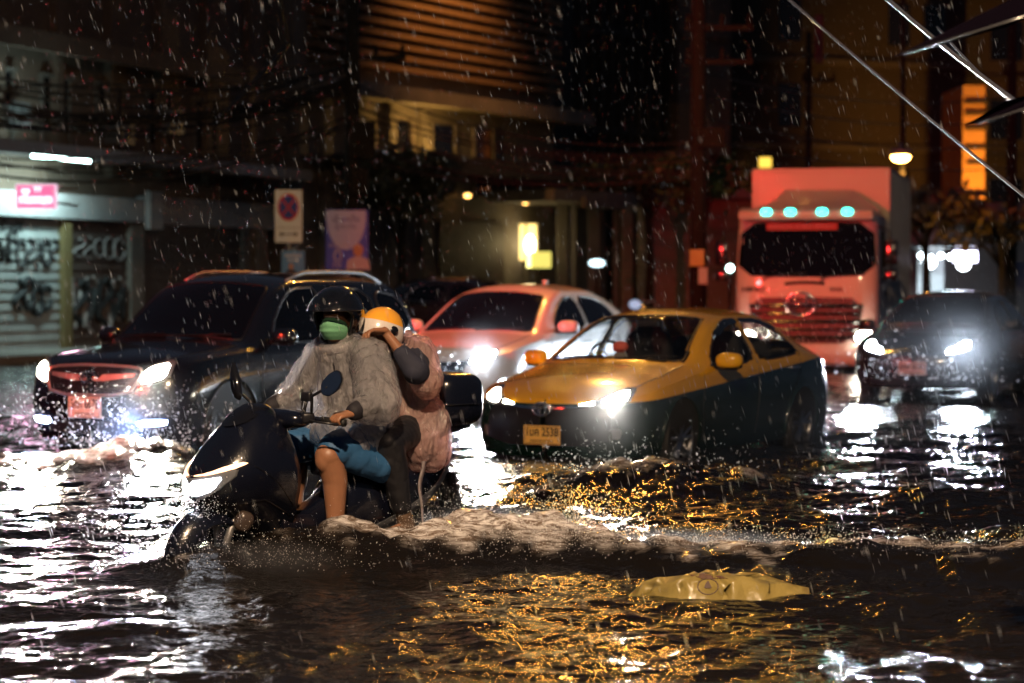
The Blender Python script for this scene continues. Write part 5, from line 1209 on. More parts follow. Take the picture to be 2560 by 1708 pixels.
# cold shop fronts at the far right
q = MB(); sfr = empty('cold_lit_shop', px(2370, 705, 69).xy.to_3d(), 0, 'cold white-lit shop front with glowing signs beside the truck', 'shop'); kx = 69 / 6044
q.box((-40 * kx, .3, 1.35), (66 * kx, .1, 2.4)); q.build('shutter', M['shutter_pale'], sfr)
q = MB(); q.box((-20 * kx, -.9, px(0, 640, 69).z + .28), (190 * kx, 2.2, .10)); q.build('awning', M['metal_grey'], sfr)
for x, y in ((2302, 640), (2316, 642), (2352, 640), (2375, 643)):
    p = px(x, y, 68.4); q = MB(); q.sell((p.x - sfr.location.x, p.y - 69, p.z), (.07, .07, .07)); q.build('lamp_bulb', glow('cold shop lamp', (.75, .95, 1), 28), sfr, True)
for x, y, r_ in ((2322, 655, 17), (2408, 660, 16)):
    p = px(x, y, 68.2); q = MB(); q.lathe([(.0001, -.05), (r_ * kx, -.05), (r_ * kx, .05), (.0001, .05)], 28, Matrix.Translation((p.x - sfr.location.x, p.y - 69, p.z)) @ Matrix.Rotation(R(90), 4, 'X')); q.build('round_sign', glow('cold round sign', (.85, .95, 1), 12), sfr)
p = px(2412, 642, 68.3); q = MB(); q.bbox((p.x - sfr.location.x, p.y - 69, p.z), (58 * kx, .12, 26 * kx), .02); q.build('light_box', glow('violet light box', (.75, .72, 1), 12), sfr)
p = px(2320, 660, 68.0); lamp('shop_light', 'AREA', (p.x, p.y, p.z + .1), 260, (.72, .9, 1), aim=(p.x, p.y - .5, 0), size=(2.0, .3))
p = px(2535, 690, 66); bn = empty('poster_board', (p.x, 66, 0), 0, 'pale blue-white poster board at the far kerb beyond the dark saloon', 'sign')
q = MB(); q.box((0, 0, p.z), (.62, .05, .75)); q.build('panel', mat('pale poster', (.35, .36, .52), .7, var=.2), bn); q = MB(); q.tube([(0, .06, 0), (0, .06, p.z)], .05, 8); q.build('post', M['pole'], bn)

# ------------------------------------------------------------------ poles, lamps, signs
def pole(x, Y, H, r, label, arms=(), lean=0, boxes=()):
    b = px(x, 705, Y); o = empty('utility_pole', (b.x, Y, -.3), 0, label, 'pole')
    q = MB(); q.tube([(0, 0, 0), (lean * H * .5, 0, H * .5), (lean * H, 0, H)], [r, r * .85, r * .65], 12); q.build('shaft', M['pole'], o, True)
    for z, w in arms:
        q = MB(); q.bbox((lean * z + w * .3, -.02, z), (w, .10, .10), .015)
        for s in (-.15, .35, .75): q.lathe([(.03, 0), (.055, .05), (.035, .10), (.05, .14), (.02, .2)], 10, Matrix.Translation((lean * z + w * s, -.02, z + .05)))
        q.build('crossarm', M['pole'], o)
    for z, w, h in boxes:
        q = MB(); q.bbox((w * .4, -.12, z), (w, .25, h), .03); q.build('junction_box', M['pole'], o)
    return o
pole(882, 47, 11, .17, 'dark utility pole tangled with cables beside the purple banner', ((6.2, 1.3), (8.3, 1.5)), boxes=((4.6, .5, .7), (3.8, .35, .5)))
pole(1745, 43, 11, .16, 'tall dark utility pole with crossarms between taxi and truck', ((5.75, 1.2), (6.35, 1.2)), boxes=((4.4, .5, .35),))
pole(2020, 74, 9.5, .13, 'thin dark pole rising behind the truck box', ((8.0, 1.0),))
pole(2255, 55, 10, .07, 'slim pole carrying the lit street lamp above the truck', ())
pole(2527, 60, 11, .15, 'dark utility pole at the far right past the orange tower', ((7.0, 1.2),))
def sign_panel(x, y, Y, wpx, hpx, name, label, colour, fn=None, post=True, depth=.03):
    b = px(x, y, Y); k = Y / 6044; o = empty(name, (b.x, Y, 0), 0, label, 'sign'); w, h = wpx * k, hpx * k
    q = MB(); q.bbox((0, 0, b.z), (w, depth, h), .008); q.build('panel', colour, o)
    if fn: fn(o, w, h, b.z, -depth / 2 - .002)
    if post: q = MB(); q.tube([(0, depth + .02, -.3), (0, depth + .02, b.z + h * .3)], .035, 8); q.build('post', M['metal_grey'], o, True)
    return o
white_s = mat('blue-tinted white sign board', (.70, .77, .85), .5, var=.06); blue_s = mat('sign blue', (.02, .04, .30), .5); red_s = mat('sign red', (.55, .03, .03), .5)  # blue tint of the white board stands in for cooler light on it
def no_parking(o, w, h, z, f):
    zc = z + h * .17; r = w * .39; Mx = Matrix.Translation((0, f, zc)) @ Matrix.Rotation(R(90), 4, 'X') @ Matrix.Diagonal((1, 1.30, 1, 1))
    q = MB(); q.lathe([(.0001, .002), (r * .86, .002)], 40, Mx); q.build('blue_disc', blue_s, o)
    q = MB(); q.lathe([(r * .82, .006), (r, .006), (r, 0)], 40, Mx)
    for a in (45, -45): q.box((0, f - .006, zc), (r * 1.75, .006, r * .17), ry=math.atan(1.3 * math.tan(R(a))))
    q.build('red_ring', red_s, o)
    q = MB(); za = z - h * .34; q.box((0, f, za), (w * .5, .006, h * .022))
    for s in (-1, 1): q.prism([(s * w * .36, f + .001, za), (s * w * .22, f + .001, za + h * .045), (s * w * .22, f + .001, za - h * .045)], (0, -.006, 0))
    q.box((0, f, z - h * .22), (w * .9, .004, h * .008))
    q.build('arrow', M['ink'], o)
sign_panel(722, 541, 44, 68, 132, 'no_parking_sign', 'white no-parking sign with blue disc and red cross above an arrow', white_s, no_parking)
def portrait(o, w, h, z, f, hx, hz, s, shirt):
    q = MB(); q.lathe([(.0001, .003), (s, .003)], 24, Matrix.Translation((hx, f - .004, hz)) @ Matrix.Rotation(R(90), 4, 'X') @ Matrix.Diagonal((.8, 1, 1, 1))); q.build('portrait_face', mat('printed face', (.42, .25, .17), .7), o)
    q = MB(); zb0 = z - h / 2 + .01; q.prism([(hx - s * 1.9, f - .001, zb0), (hx - s * 1.6, f - .001, hz - s * 1.5), (hx - s * .4, f - .001, hz - s * .95), (hx + s * .4, f - .001, hz - s * .95), (hx + s * 1.6, f - .001, hz - s * 1.5), (hx + s * 1.9, f - .001, zb0)], (0, -.003, 0)); q.build('portrait_shirt', shirt, o)
def poster(o, w, h, z, f):
    q = MB(); q.box((0, f, z + h * .30), (w * .7, .004, h * .10)); q.box((0, f, z + h * .12), (w * .5, .004, h * .07)); q.build('printed_lines', mat('pale print', (.45, .55, .75), .6), o)
    portrait(o, w, h, z, f, -w * .08, z - h * .14, w * .13, M['ink'])
sign_panel(733, 658, 43.6, 58, 62, 'campaign_poster', 'small blue poster with a dark-haired portrait under the no-parking sign', mat('poster blue', (.10, .28, .62), .6), poster, True)
def banner(o, w, h, z, f):
    q = MB(); zc = z + h * .40; q.prism([(w * .47 * math.cos(a) - w * .02, f - .001, zc + w * .80 * math.sin(a) * 1.0) for a in np.linspace(math.pi, 2 * math.pi, 25)] + [(w * .45, f - .001, z + h * .49), (-w * .49, f - .001, z + h * .49)], (0, -.004, 0)); q.build('white_panel', mat('blue-tinted banner white', (.36, .44, .80), .6), o)  # cooler light on the white panel is put into its blue tint
    q = MB(); add_text(q, 'เลือกตั้ง', w * .20, (-.02, f - .006, z + h * .34), (1, 0, 0), (0, 0, 1), fit=w * .62); add_text(q, 'ผู้ว่าฯ กทม.', w * .18, (-.02, f - .006, z + h * .22), (1, 0, 0), (0, 0, 1), fit=w * .5)
    q.build('dark_lettering', blue_s, o)
    q = MB(); add_text(q, 'นโยบาย', w * .17, (-w * .2, f - .004, z - h * .08), (1, 0, 0), (0, 0, 1), fit=w * .42); add_text(q, 'ดี', w * .4, (-w * .22, f - .004, z - h * .26), (1, 0, 0), (0, 0, 1)); add_text(q, '10', w * .22, (-w * .25, f - .004, z - h * .41), (1, 0, 0), (0, 0, 1)); q.build('pale_lettering', mat('banner print', (.40, .42, .62), .6), o)
    portrait(o, w, h, z, f, w * .26, z - h * .17, w * .15, mat('printed shirt', (.42, .40, .52), .7))
sign_panel(868, 600, 45, 106, 150, 'campaign_banner', 'purple banner with white half-disc, lettering and a portrait', mat('banner purple', (.05, .09, .62), .6, var=.15), banner, True)
def massage(o, w, h, z, f):
    pk = mat('pink sign face', (.6, .1, .3), .4, emit=(.80, .16, .36), es=.85)
    q = MB(); q.box((0, f, z), (w * .93, .006, h * .88)); q.build('pink_face', pk, o)
    q = MB(); add_text(q, 'massage', h * .52, (.0, f - .008, z - h * .10), (1, 0, 0), (0, 0, 1), bold=.012, fit=w * .84); add_text(q, 'YY', h * .26, (w * .05, f - .008, z + h * .28), (1, 0, 0), (0, 0, 1), bold=.008)
    for s in (-1, 1): q.lathe([(.0001, .002), (h * .10, .002)], 16, Matrix.Translation((-w * .25 + s * h * .085, f - .008, z + h * .22)) @ Matrix.Rotation(R(90), 4, 'X'))
    q.prism([(-w * .25 - h * .18, f - .008, z + h * .20), (-w * .25 + h * .18, f - .008, z + h * .20), (-w * .25, f - .008, z - h * .02)], (0, -.004, 0))
    q.build('white_lettering', glow('lit white lettering', (1, .88, .95), 1.3), o)
ms = sign_panel(93, 492, 41, 100, 62, 'shop_sign', 'pink light-box sign with white massage lettering hung before the shutters', glow('pink light box', (1, .62, .82), .8), massage, False, .16)
q = MB(); z = px(0, 492, 41).z; q.tube([(.34, .1, z + .15), (.36, 1.8, z + .2)], .025, 6); q.tube([(.34, .1, z - .1), (.36, 1.8, z - .1)], .025, 6); q.build('bracket', M['metal_grey'], ms)
lamp('shop_sign_light', 'AREA', tuple(Vector(ms.location) + Vector((0, -.15, z))), 12, (1, .5, .75), aim=tuple(Vector(ms.location) + Vector((0, -3, z))), size=(.6, .4))
sign_panel(1742, 645, 42.6, 36, 42, 'notice_board', 'yellowish notice board fixed to the tall utility pole', mat('yellow notice', (.42, .30, .10), .7, var=.2), None, False)
sign_panel(1757, 690, 42.5, 22, 42, 'notice_sheet', 'narrow pale sheet under the yellowish notice board', mat('pale notice', (.36, .32, .30), .7, var=.2), None, False)
q = MB(); rb = px(2045, 100, 76); o = empty('hanging_sign', (rb.x, 76, 0), 0, 'tall dark red blade sign high on the apartment block', 'sign'); q.bbox((0, 0, rb.z), (.24, .12, 1.5), .02); q.build('panel', mat('dark red sign', (.22, .03, .05), .6), o); q = MB(); q.tube([(0, .05, rb.z), (0, 8.5, rb.z)], .03, 6); q.build('bracket', M['metal_grey'], o)

# street lamps: sodium heads on the poles
def street_lamp(head, base_x, label, power=0, s=1.0, es=160):
    o = empty('street_lamp', head, 0, label, 'street lamp')
    q = MB(); q.sell((0, 0, -.03 * s), (.16 * s, .20 * s, .09 * s)); q.build('lamp_glass', glow('sodium street lamp', (1, .52, .10), es), o, True)
    q = MB(); q.sell((0, .03, .05 * s), (.20 * s, .27 * s, .08 * s), .8); q.tube([(0, .15 * s, .06 * s), (base_x * .4, .3, .28), (base_x, .4, .16)], .035, 8); q.build('lamp_arm', M['metal_grey'], o, True)
    if power: lamp('sodium_light', 'SPOT', (head[0], head[1], head[2] - .2 * s), power, SODIUM, .14 * s, (head[0], head[1] - .01, 0), 174, .35)
    return o
hl = px(2250, 389, 54.6); street_lamp(tuple(hl), (px(2255, 705, 55).x - hl.x), 'glowing yellow street lamp hanging above the truck box', 700, 1.3, 40)
sl = street_lamp((.9, 33.0, 8.8), .02, 'sodium street lamp hung on a span wire above the middle of the traffic', 620, 1.0, 600)
q = MB(); q.tube([(-12, .4, .9), (-6, .4, .5), (0, .4, .22), (6, .4, .5), (14, .4, 1.0)], .015, 6); q.build('span_wire', M['cable'], sl, True)
lp = empty('lamp_post', (-3.2, 3.0, -.3), 0, 'street lamp post on the near side of the street', 'street lamp'); q = MB(); q.tube([(0, 0, 0), (0, 0, 7.6), (.4, .3, 8.5), (2.4, 1.0, 8.7)], [.1, .08, .06, .05], 10); q.build('post', M['pole'], lp, True)
q = MB(); q.sell((2.6, 1.05, 8.66), (.3, .16, .08)); q.build('lamp_glass', glow('near sodium lamp', (1, .52, .1), 30), lp, True)
lamp('sodium_light', 'SPOT', (-.6, 4.05, 8.2), 7000, (1, .70, .44), .16, (-.6, 13, 0), 104, 1.0)
# red traffic signal on the left-hand corner, out of the picture, facing the waiting traffic
ts = empty('traffic_signal', (-8.0, 15.0, -.3), R(-30), 'traffic signal showing red on a post at the left street corner', 'traffic signal'); q = MB(); q.tube([(0, 0, 0), (0, 0, 6.1)], .07, 10); q.build('post', M['pole'], ts, True)
q = MB(); q.bbox((0, .05, 5.6), (.34, .2, .95), .03); q.build('housing', M['plastic'], ts)
for i, (c_, e_) in enumerate((((1, .05, .02), 60), ((.2, .12, .0), 0), ((.0, .12, .04), 0))):
    q = MB(); q.lathe([(.0001, .02), (.11, 0)], 20, Matrix.Translation((0, .16, 5.9 - .3 * i)) @ Matrix.Rotation(R(-90), 4, 'X')); q.build('signal_lens', glow('signal lens', c_, e_) if e_ else mat('unlit lens', c_, .3), ts, True)
q = MB(); q.bbox((0, .05, 2.5), (.3, .2, .62), .03); low = q.build('housing', M['plastic'], ts)  # lower signal head added to throw red onto the black car
for i, (c_, e_) in enumerate((((1, .05, .02), 60), ((.0, .12, .04), 0))): q = MB(); q.lathe([(.0001, .02), (.10, 0)], 20, Matrix.Translation((0, .16, 2.65 - .3 * i)) @ Matrix.Rotation(R(-90), 4, 'X')); q.build('signal_lens', glow('signal lens', c_, e_) if e_ else mat('unlit lens', c_, .3), ts, True)
lamp('signal_light', 'SPOT', (-7.85, 15.25, 2.35), 1500, (1, .06, .03), .10, (-3.4, 22.0, .7), 40, .6)
lamp('signal_light', 'SPOT', (-7.85, 15.25, 5.6), 16000, (1, .03, .03), .14, (3.0, 40, 1.2), 33, .6)

# ------------------------------------------------------------------ cables
def cable(p, q_, sag, r, label, n=18):
    p, q_ = Vector(p), Vector(q_); pts = []
    for i in range(n + 1):
        t = i / n; v = p.lerp(q_, t); v.z -= sag * 4 * t * (1 - t); pts.append(v)
    mb = MB(); mb.tube(pts, r, 6); o = mb.build('overhead_cable', M['cable'], None, True)
    return tag(o, label, 'cable', 'black overhead cables strung along the facades')
g = random.Random(21)
for i in range(26):
    y0 = g.choice((195, 215, 235, 250, 268, 285, 300, 330, 398, 410, 420)) + g.uniform(-8, 8)
    cable(px(-80, y0 + g.uniform(-20, 15), 41 + g.uniform(0, 3)), px(882, 150 + (y0 - 195) * .75 + g.uniform(-15, 25), 47), g.uniform(.15, .7), g.uniform(.014, .03), 'black cable sagging across the shophouse fronts')
for i in range(8):
    cable(px(882, 210 + i * 26 + g.uniform(-8, 8), 47), px(1745, 360 + i * 12 + g.uniform(-15, 15), 43), g.uniform(.15, .5), g.uniform(.012, .022), 'black cable between the two utility poles in front of the louvred building')
for i in range(5): cable(px(1745, 180 + i * 55, 43), px(2527, 240 + i * 60, 60), g.uniform(.2, .5), .014, 'thin black cable running from the tall pole past the truck')
def wire(p, q_, r, label, m, sag=.02):
    o = cable(p, q_, sag, r, label); o.data.materials[0] = m; del o['group']; return o
wet = mat('wet glinting cable', (.05, .05, .055), .22, spec=.9, coat=1)
wire(px(2170, -40, 12), px(2600, 300, 10.5), .011, 'wet glinting cable crossing the upper corner of the view', wet)
wire(px(2340, 70, 12), px(2560, 285, 11), .006, 'thinner wet cable just below the glinting cable', wet)
wire(px(1900, -60, 20), px(2620, 540, 15), .010, 'long dim grey cable slanting down over the truck', mat('grey cable', (.16, .15, .17), .4, coat=.5))
wire(px(700, -20, 46), px(722, 110, 46), .05, 'thick black drop cable beside the slatted wall', M['cable']); wire(px(722, 110, 46), px(560, 290, 44), .045, 'thick black cable slanting left from the drop cable', M['cable'])
# dark awning tips poking in at the upper right
for (a, b, th_, lab) in ((px(2255, 138, 9), px(2640, 18, 8.6), .05, 'dark awning edge with glinting wet rim above the glinting cable'), (px(2440, 312, 9), px(2640, 248, 8.7), .02, 'thin dark awning tip below the glinting cable')):
    o = empty('awning', (a + b) / 2, 0, lab, 'awning'); q = MB(); m_ = (a + b) / 2; u_ = (b - a)
    q.loft([[a - m_, a - m_ + Vector((0, .25, .01)), a - m_ + Vector((0, .25, .012)), a - m_ + Vector((0, 0, .004))], [b - m_, b - m_ + Vector((0, .9, .02)), b - m_ + Vector((0, .9, .02 + th_ * 2)), b - m_ + Vector((0, 0, th_ * 2))]]); q.build('fabric', mat('dark awning cloth', (.003, .002, .004), .9, spec=0), o)
    q = MB(); q.tube([a - m_, b - m_], .0045, 6); q.build('rim', wet, o, True)

# ------------------------------------------------------------------ trees
def tree(x, Y, z0, z1, rx, ry, label, n, seed, base, lf=.16):
    g = np.random.default_rng(seed); b = px(x, 705, Y); o = empty('tree', (b.x, Y, -.3), 0, label, 'tree'); zc = (z0 + z1) / 2 + .3; hz = (z1 - z0) / 2
    q = MB(); q.tube([(0, 0, 0), (.06, 0, zc * .5), (0, 0, zc)], [.14, .11, .06], 8); ends = []
    for i in range(9):
        a = g.uniform(0, 6.28); e = Vector((rx * .75 * math.cos(a), ry * .75 * math.sin(a), zc + hz * g.uniform(-.6, .7))); ends.append(e); q.tube([(0, 0, zc * g.uniform(.6, .95)), e * .6 + Vector((0, 0, zc * .38)), e], [.05, .035, .012], 6)
    q.build('trunk', M['pole'], o, True); vs, fs, ms_ = [], [], []
    cl = [np.array(e) for e in ends] + [np.array((g.normal() * rx * .5, g.normal() * ry * .5, zc + g.normal() * hz * .5)) for _ in range(12)]
    for i in range(n):
        c = cl[g.integers(len(cl))] + g.normal(size=3) * np.array((rx, ry, hz)) * .22; u = g.normal(size=3); u /= np.linalg.norm(u); w = np.cross(u, g.normal(size=3)); w /= np.linalg.norm(w); s = lf * g.uniform(.6, 1.3)
        k = len(vs); vs += [tuple(c - u * s), tuple(c + w * s * .38), tuple(c + u * s), tuple(c - w * s * .38)]; fs.append((k, k + 1, k + 2, k + 3)); ms_.append(int(g.integers(2)))
    mb = MB(); mb.v = vs; mb.f = fs; mb.mi = ms_; mb.build('crown', [mat('leaf', base, .55, var=.3), mat('leaf light', tuple(c * 1.7 for c in base), .5, var=.3)], o)
tree(1620, 62, 3.9, 4.7, 1.2, 1.0, 'dark leafy tree above the entrance canopy', 1300, 3, (.03, .055, .02)); tree(1745, 44.5, 3.0, 3.9, .75, .6, 'small dark foliage clump around the tall utility pole', 1200, 4, (.025, .045, .02), .12)
tree(2310, 60, 2.9, 3.8, 1.3, 1.0, 'pale-lit tree over the shop front right of the truck', 1100, 6, (.07, .06, .075)); tree(2500, 58, 2.2, 3.6, 1.5, 1.2, 'tree catching orange light below the stair tower', 420, 7, (.06, .05, .02)); tree(1000, 58, 3.3, 4.6, 1.3, 1.0, 'dark straggly tree beside the cable-tangled pole', 1800, 9, (.035, .035, .02))
q = MB(); ub = px(2080, 705, 52); 
# motorbike parked beyond the taxi
mb_ = empty('parked_motorbike', px(1610, 705, 52).xy.to_3d() + Vector((0, 0, .05)), R(65), 'dark motorbike parked beyond the taxi with cold glint put in as glow on its screen', 'motorbike')
q = MB(); q.loft([ring(x, z, h_, w, 2.4, 16) for x, z, h_, w in ((-.5, .75, .12, .06), (-.35, .85, .22, .14), (0, .7, .2, .12), (.4, .82, .12, .14), (.95, .9, .06, .1))]); q.build('body', M['black_paint'], mb_, True)
for x in (-.65, .65):
    q = MB(); q.lathe([(.2, .05), (.29, .05), (.31, 0), (.29, -.05), (.2, -.05)], 28, Matrix.Translation((x, 0, .3)) @ Matrix.Rotation(R(90), 4, 'X'), closed=True); q.build('wheel', M['rubber'], mb_, True)
q = MB(); q.tube([(-.3, -.35, 1.1), (-.4, 0, 1.05), (-.3, .35, 1.1)], .02, 8); q.tube([(-.65, 0, .3), (-.4, 0, 1.05)], .04, 8); q.build('handlebar', M['metal_grey'], mb_, True)
q = MB(); q.sell((-.52, 0, 1.02), (.04, .14, .10)); q.build('windshield', mat('self-lit motorbike screen', (.25, .35, .45), .1, coat=1, emit=(.5, .7, 1), es=.5), mb_, True)  # emission on the screen stands in for a glint
o = empty('shop_lamp', px(1492, 658, 66), 0, 'small cold lamp glowing among the parked vehicles', 'lamp'); q = MB(); q.sell((0, 0, 0), (.22, .12, .10)); q.build('bulb', glow('cold small lamp', (.65, .9, 1), 3), o, True); q = MB(); q.tube([(0, .05, -1.9), (0, .05, 0)], .03, 8); q.build('post', M['pole'], o)
o = empty('shop_lamp', px(1825, 671, 47), 0, 'bright teal-white lamp on the kerb beside the truck cab', 'lamp'); q = MB(); q.sell((0, 0, 0), (.07, .07, .07)); q.build('bulb', glow('teal white lamp', (.6, 1, .95), 14), o, True); q = MB(); q.tube([(0, .05, -1.9), (0, .05, 0)], .03, 8); q.build('post', M['pole'], o)

# ------------------------------------------------------------------ floating sack
sk_o = empty('floating_sack', (1.03, 11.95, -.01), R(-6), 'yellowish plastic sack with a brown patch and round seal floating on the flood', 'sack')
sm = mat('wet plastic sack', (.25, .19, .055), .34, coat=.8, var=.55, vscale=5, bump=.5, bscale=24)
g = np.random.default_rng(12); out = [(-.47, -.03), (-.36, -.12), (-.22, -.19), (.0, -.21), (.20, -.19), (.36, -.13), (.47, -.05), (.46, .03), (.34, .10), (.16, .17), (-.05, .19), (-.26, .15), (-.40, .06)]
rim = [Vector((p.x, p.y)) for p in dense([Vector((a, b, 0)) for a, b in out], .06)]; q2 = [(p.x, p.y) for p in rim]; inner = []
while len(inner) < 190:                                            # crumpled film: many small creased facets
    p = (g.uniform(-.46, .46), g.uniform(-.21, .19))
    if in_poly(p, q2) and min((Vector(p) - b).length for b in rim) > .018: inner.append(Vector(p))
r_ = delaunay_2d_cdt(rim + inner, [(k, (k + 1) % len(rim)) for k in range(len(rim))], [], 1, 1e-5); vs = []
for p in r_[0]:
    e = min((p - b).length for b in rim); t = min(1, e / .13); z = (1 - (1 - t) ** 2.2) * (.135 - .05 * (p.x / .47) ** 2) * (1 - .25 * max(0, p.x)) * (.88 + .20 * g.random())
    vs.append((p.x + .012 * g.normal() * (e > .02), p.y + .012 * g.normal() * (e > .02), z - .015))
q = MB(); q.add(vs, r_[2]); q.add([(p.x * .96, p.y * .96, -.06) for p in rim], [tuple(range(len(rim)))]); so_ = q.build('sack', sm, sk_o, True)
sb = sk_o.children[0].data; s_mb = MB(); s_mb.v = [tuple(v.co) for v in sb.vertices]; s_mb.f = [tuple(p.vertices) for p in sb.polygons]; ssh = Shell(s_mb)
q = MB(); ssh.patch(q, [(-.15, -.4, .365), (-.05, -.4, .37), (.04, -.4, .315), (-.08, -.4, .305)], (0, .8, -.6), .003, .015, rnd_=0); q.build('brown_patch', mat('brown label', (.10, .05, .03), .7), sk_o)
q = MB(); seal = [(-.055 + .05 * math.cos(a), -.5, -.06 + .05 * math.sin(a)) for a in np.linspace(0, 6.283, 25)[:-1]]; D_ = (0, .85, -.5)
seal = [(x, -.5, z + .335) for x, y, z in seal]; ssh.seam(q, seal, D_, .003); ssh.patch(q, [(-.075, -.5, .262), (-.035, -.5, .262), (-.045, -.5, .29), (-.055, -.5, .315), (-.068, -.5, .29)], D_, .003, .01); q.build('round_seal', mat('seal ink', (.08, .05, .04), .7), sk_o)

# ------------------------------------------------------------------ rain, spray
def drops_mesh(name, pos, axes, rad, m, label, cat):
    """spindle-shaped drops"""
    n = len(pos); pos = np.asarray(pos); axes = np.asarray(axes); rad = np.asarray(rad)[:, None]
    u = np.cross(axes, np.array((0, 1.0, .01))); u /= np.linalg.norm(u, axis=1)[:, None] + 1e-9; w = np.cross(axes, u); w /= np.linalg.norm(w, axis=1)[:, None] + 1e-9
    v = np.stack([pos - axes, pos + u * rad, pos + w * rad, pos - u * rad, pos - w * rad, pos + axes], 1).reshape(-1, 3)
    f0 = np.array([(0, 2, 1), (0, 3, 2), (0, 4, 3), (0, 1, 4), (5, 1, 2), (5, 2, 3), (5, 3, 4), (5, 4, 1)]); f = (f0[None] + (np.arange(n) * 6)[:, None, None]).reshape(-1, 3)
    me = bpy.data.meshes.new(name); me.vertices.add(len(v)); me.vertices.foreach_set('co', v.ravel()); me.loops.add(f.size); me.loops.foreach_set('vertex_index', f.ravel().astype(np.int32))
    me.polygons.add(len(f)); me.polygons.foreach_set('loop_start', np.arange(0, f.size, 3, dtype=np.int32)); me.update(calc_edges=True); me.polygons.foreach_set('use_smooth', [True] * len(f))
    me.materials.append(m); o = bpy.data.objects.new(name, me); COL.objects.link(o); return tag(o, label, cat, kind='stuff')
g = np.random.default_rng(77)
dm = bpy.data.materials.new('water drops'); dm.use_nodes = True; N = dm.node_tree.nodes; L = dm.node_tree.links; b = N['Principled BSDF']; b.inputs['Base Color'].default_value = (.55, .57, .6, 1); b.inputs['Roughness'].default_value = .15
tl = N.new('ShaderNodeBsdfTranslucent'); tl.inputs[0].default_value = (.6, .62, .65, 1); ms = N.new('ShaderNodeMixShader'); ms.inputs[0].default_value = .55; L.new(b.outputs[0], ms.inputs[1]); L.new(tl.outputs[0], ms.inputs[2]); L.new(ms.outputs[0], N['Material Output'].inputs[0])
nr = 15000; Y = 7.5 + 32 * g.random(nr) ** .75; X = (g.random(nr) * 2 - 1) * (.235 * Y + 1); Z = g.random(nr) * (.15 * Y + 1.9)
ln = g.uniform(.010, .036, nr); ax = np.stack([g.normal(-.27, .05, nr), g.normal(0, .05, nr), np.ones(nr)], 1) * ln[:, None]
drops_mesh('rain', np.stack([X, Y, Z], 1), ax, np.minimum(.0005 + g.exponential(.00020, nr), .0016), dm, 'fine slanting raindrops falling over the whole street', 'rain')
P_, A_, R_ = [], [], []
def splash(n, c, s, v, r=(.0012, .0034), up=.25):
    p = np.array(c) + g.normal(size=(n, 3)) * np.array(s); p[:, 2] = np.abs(p[:, 2] - c[2]) * 1.0 + c[2]; d = g.normal(size=(n, 3)); d /= np.linalg.norm(d, axis=1)[:, None]
    rr = g.uniform(*r, n) * g.random(n) ** .5; P_.append(p); A_.append((d * .7 + np.array(v)) * (rr * g.uniform(1, 2.2, n))[:, None]); R_.append(rr)
splash(8000, (-.15, 13.45, .05), (.34, .22, .11), (.3, 0, .3)); splash(3000, (.30, 13.3, .08), (.16, .14, .14), (.4, 0, .6)); splash(900, (-.75, 13.2, .05), (.35, .15, .08), (.3, 0, .3)); splash(700, (-.42, 13.6, .10), (.14, .12, .16), (-.1, 0, .6))
splash(1500, (-1.35, 12.75, .05), (.30, .16, .10), (-.2, 0, .4)); splash(900, (-1.95, 13.0, .12), (.20, .25, .14), (-.6, 0, .5), (.0015, .0035)); splash(500, (-1.66, 12.75, .30), (.10, .12, .10), (-.5, 0, .5), (.0015, .003))
splash(1200, (1.5, 13.25, .10), (1.0, .10, .05), (.2, 0, .3)); splash(500, (2.8, 13.1, .08), (.7, .10, .04), (.2, 0, .3), (.0015, .004))
splash(900, (-3.3, 20.7, .15), (.5, .3, .16), (0, 0, .4), (.003, .008)); splash(500, (-3.7, 21.2, .35), (.45, .15, .2), (0, 0, .4), (.003, .007)); splash(500, (.9, 18.2, .15), (.5, .4, .12), (0, 0, .4), (.002, .006)); splash(260, (5.2, 30.5, .3), (.7, .3, .25), (0, 0, .4), (.005, .012)); splash(150, (-.9, 26.2, .5), (.35, .2, .2), (0, 0, .4), (.005, .012)); splash(140, (4.2, 38.5, .4), (.8, .6, .3), (0, 0, .4), (.006, .014))
for k in range(70):                                                 # thin arcs of water thrown off the rear wheel
    a = g.uniform(-.5, .9); v0 = g.uniform(.8, 1.9); el = g.uniform(.5, 1.25); t = np.linspace(0, g.uniform(.12, .26), 26); c = np.array((g.uniform(-.3, .25), 13.45 + g.uniform(-.2, .15), .06))
    d = np.array((math.cos(a) * math.cos(el), math.sin(a) * .4 * math.cos(el), math.sin(el)))
    p = c + d * (v0 * t)[:, None] + np.array((0, 0, -4.9)) * (t ** 2)[:, None] + g.normal(size=(26, 3)) * .008; dd = np.gradient(p, axis=0); dd /= np.linalg.norm(dd, axis=1)[:, None] + 1e-9
    rr = g.uniform(.0018, .0042, 26); P_.append(p); A_.append(dd * (rr * g.uniform(1.5, 3.5, 26))[:, None]); R_.append(rr)
splash(2600, (.05, 13.35, .10), (.30, .12, .07), (.3, 0, .3), (.0015, .0045)); splash(1500, (.9, 13.2, .12), (.6, .08, .04), (.3, 0, .2), (.0015, .004))
dm2 = dm.copy(); dm2.node_tree.nodes['Principled BSDF'].inputs['Base Color'].default_value = (.92, .92, .93, 1); dm2.node_tree.nodes['Translucent BSDF'].inputs[0].default_value = (.95, .95, .97, 1)
drops_mesh('spray', np.concatenate(P_), np.concatenate(A_), np.concatenate(R_), dm2, 'spray of water drops thrown up by the scooter and cars', 'spray')

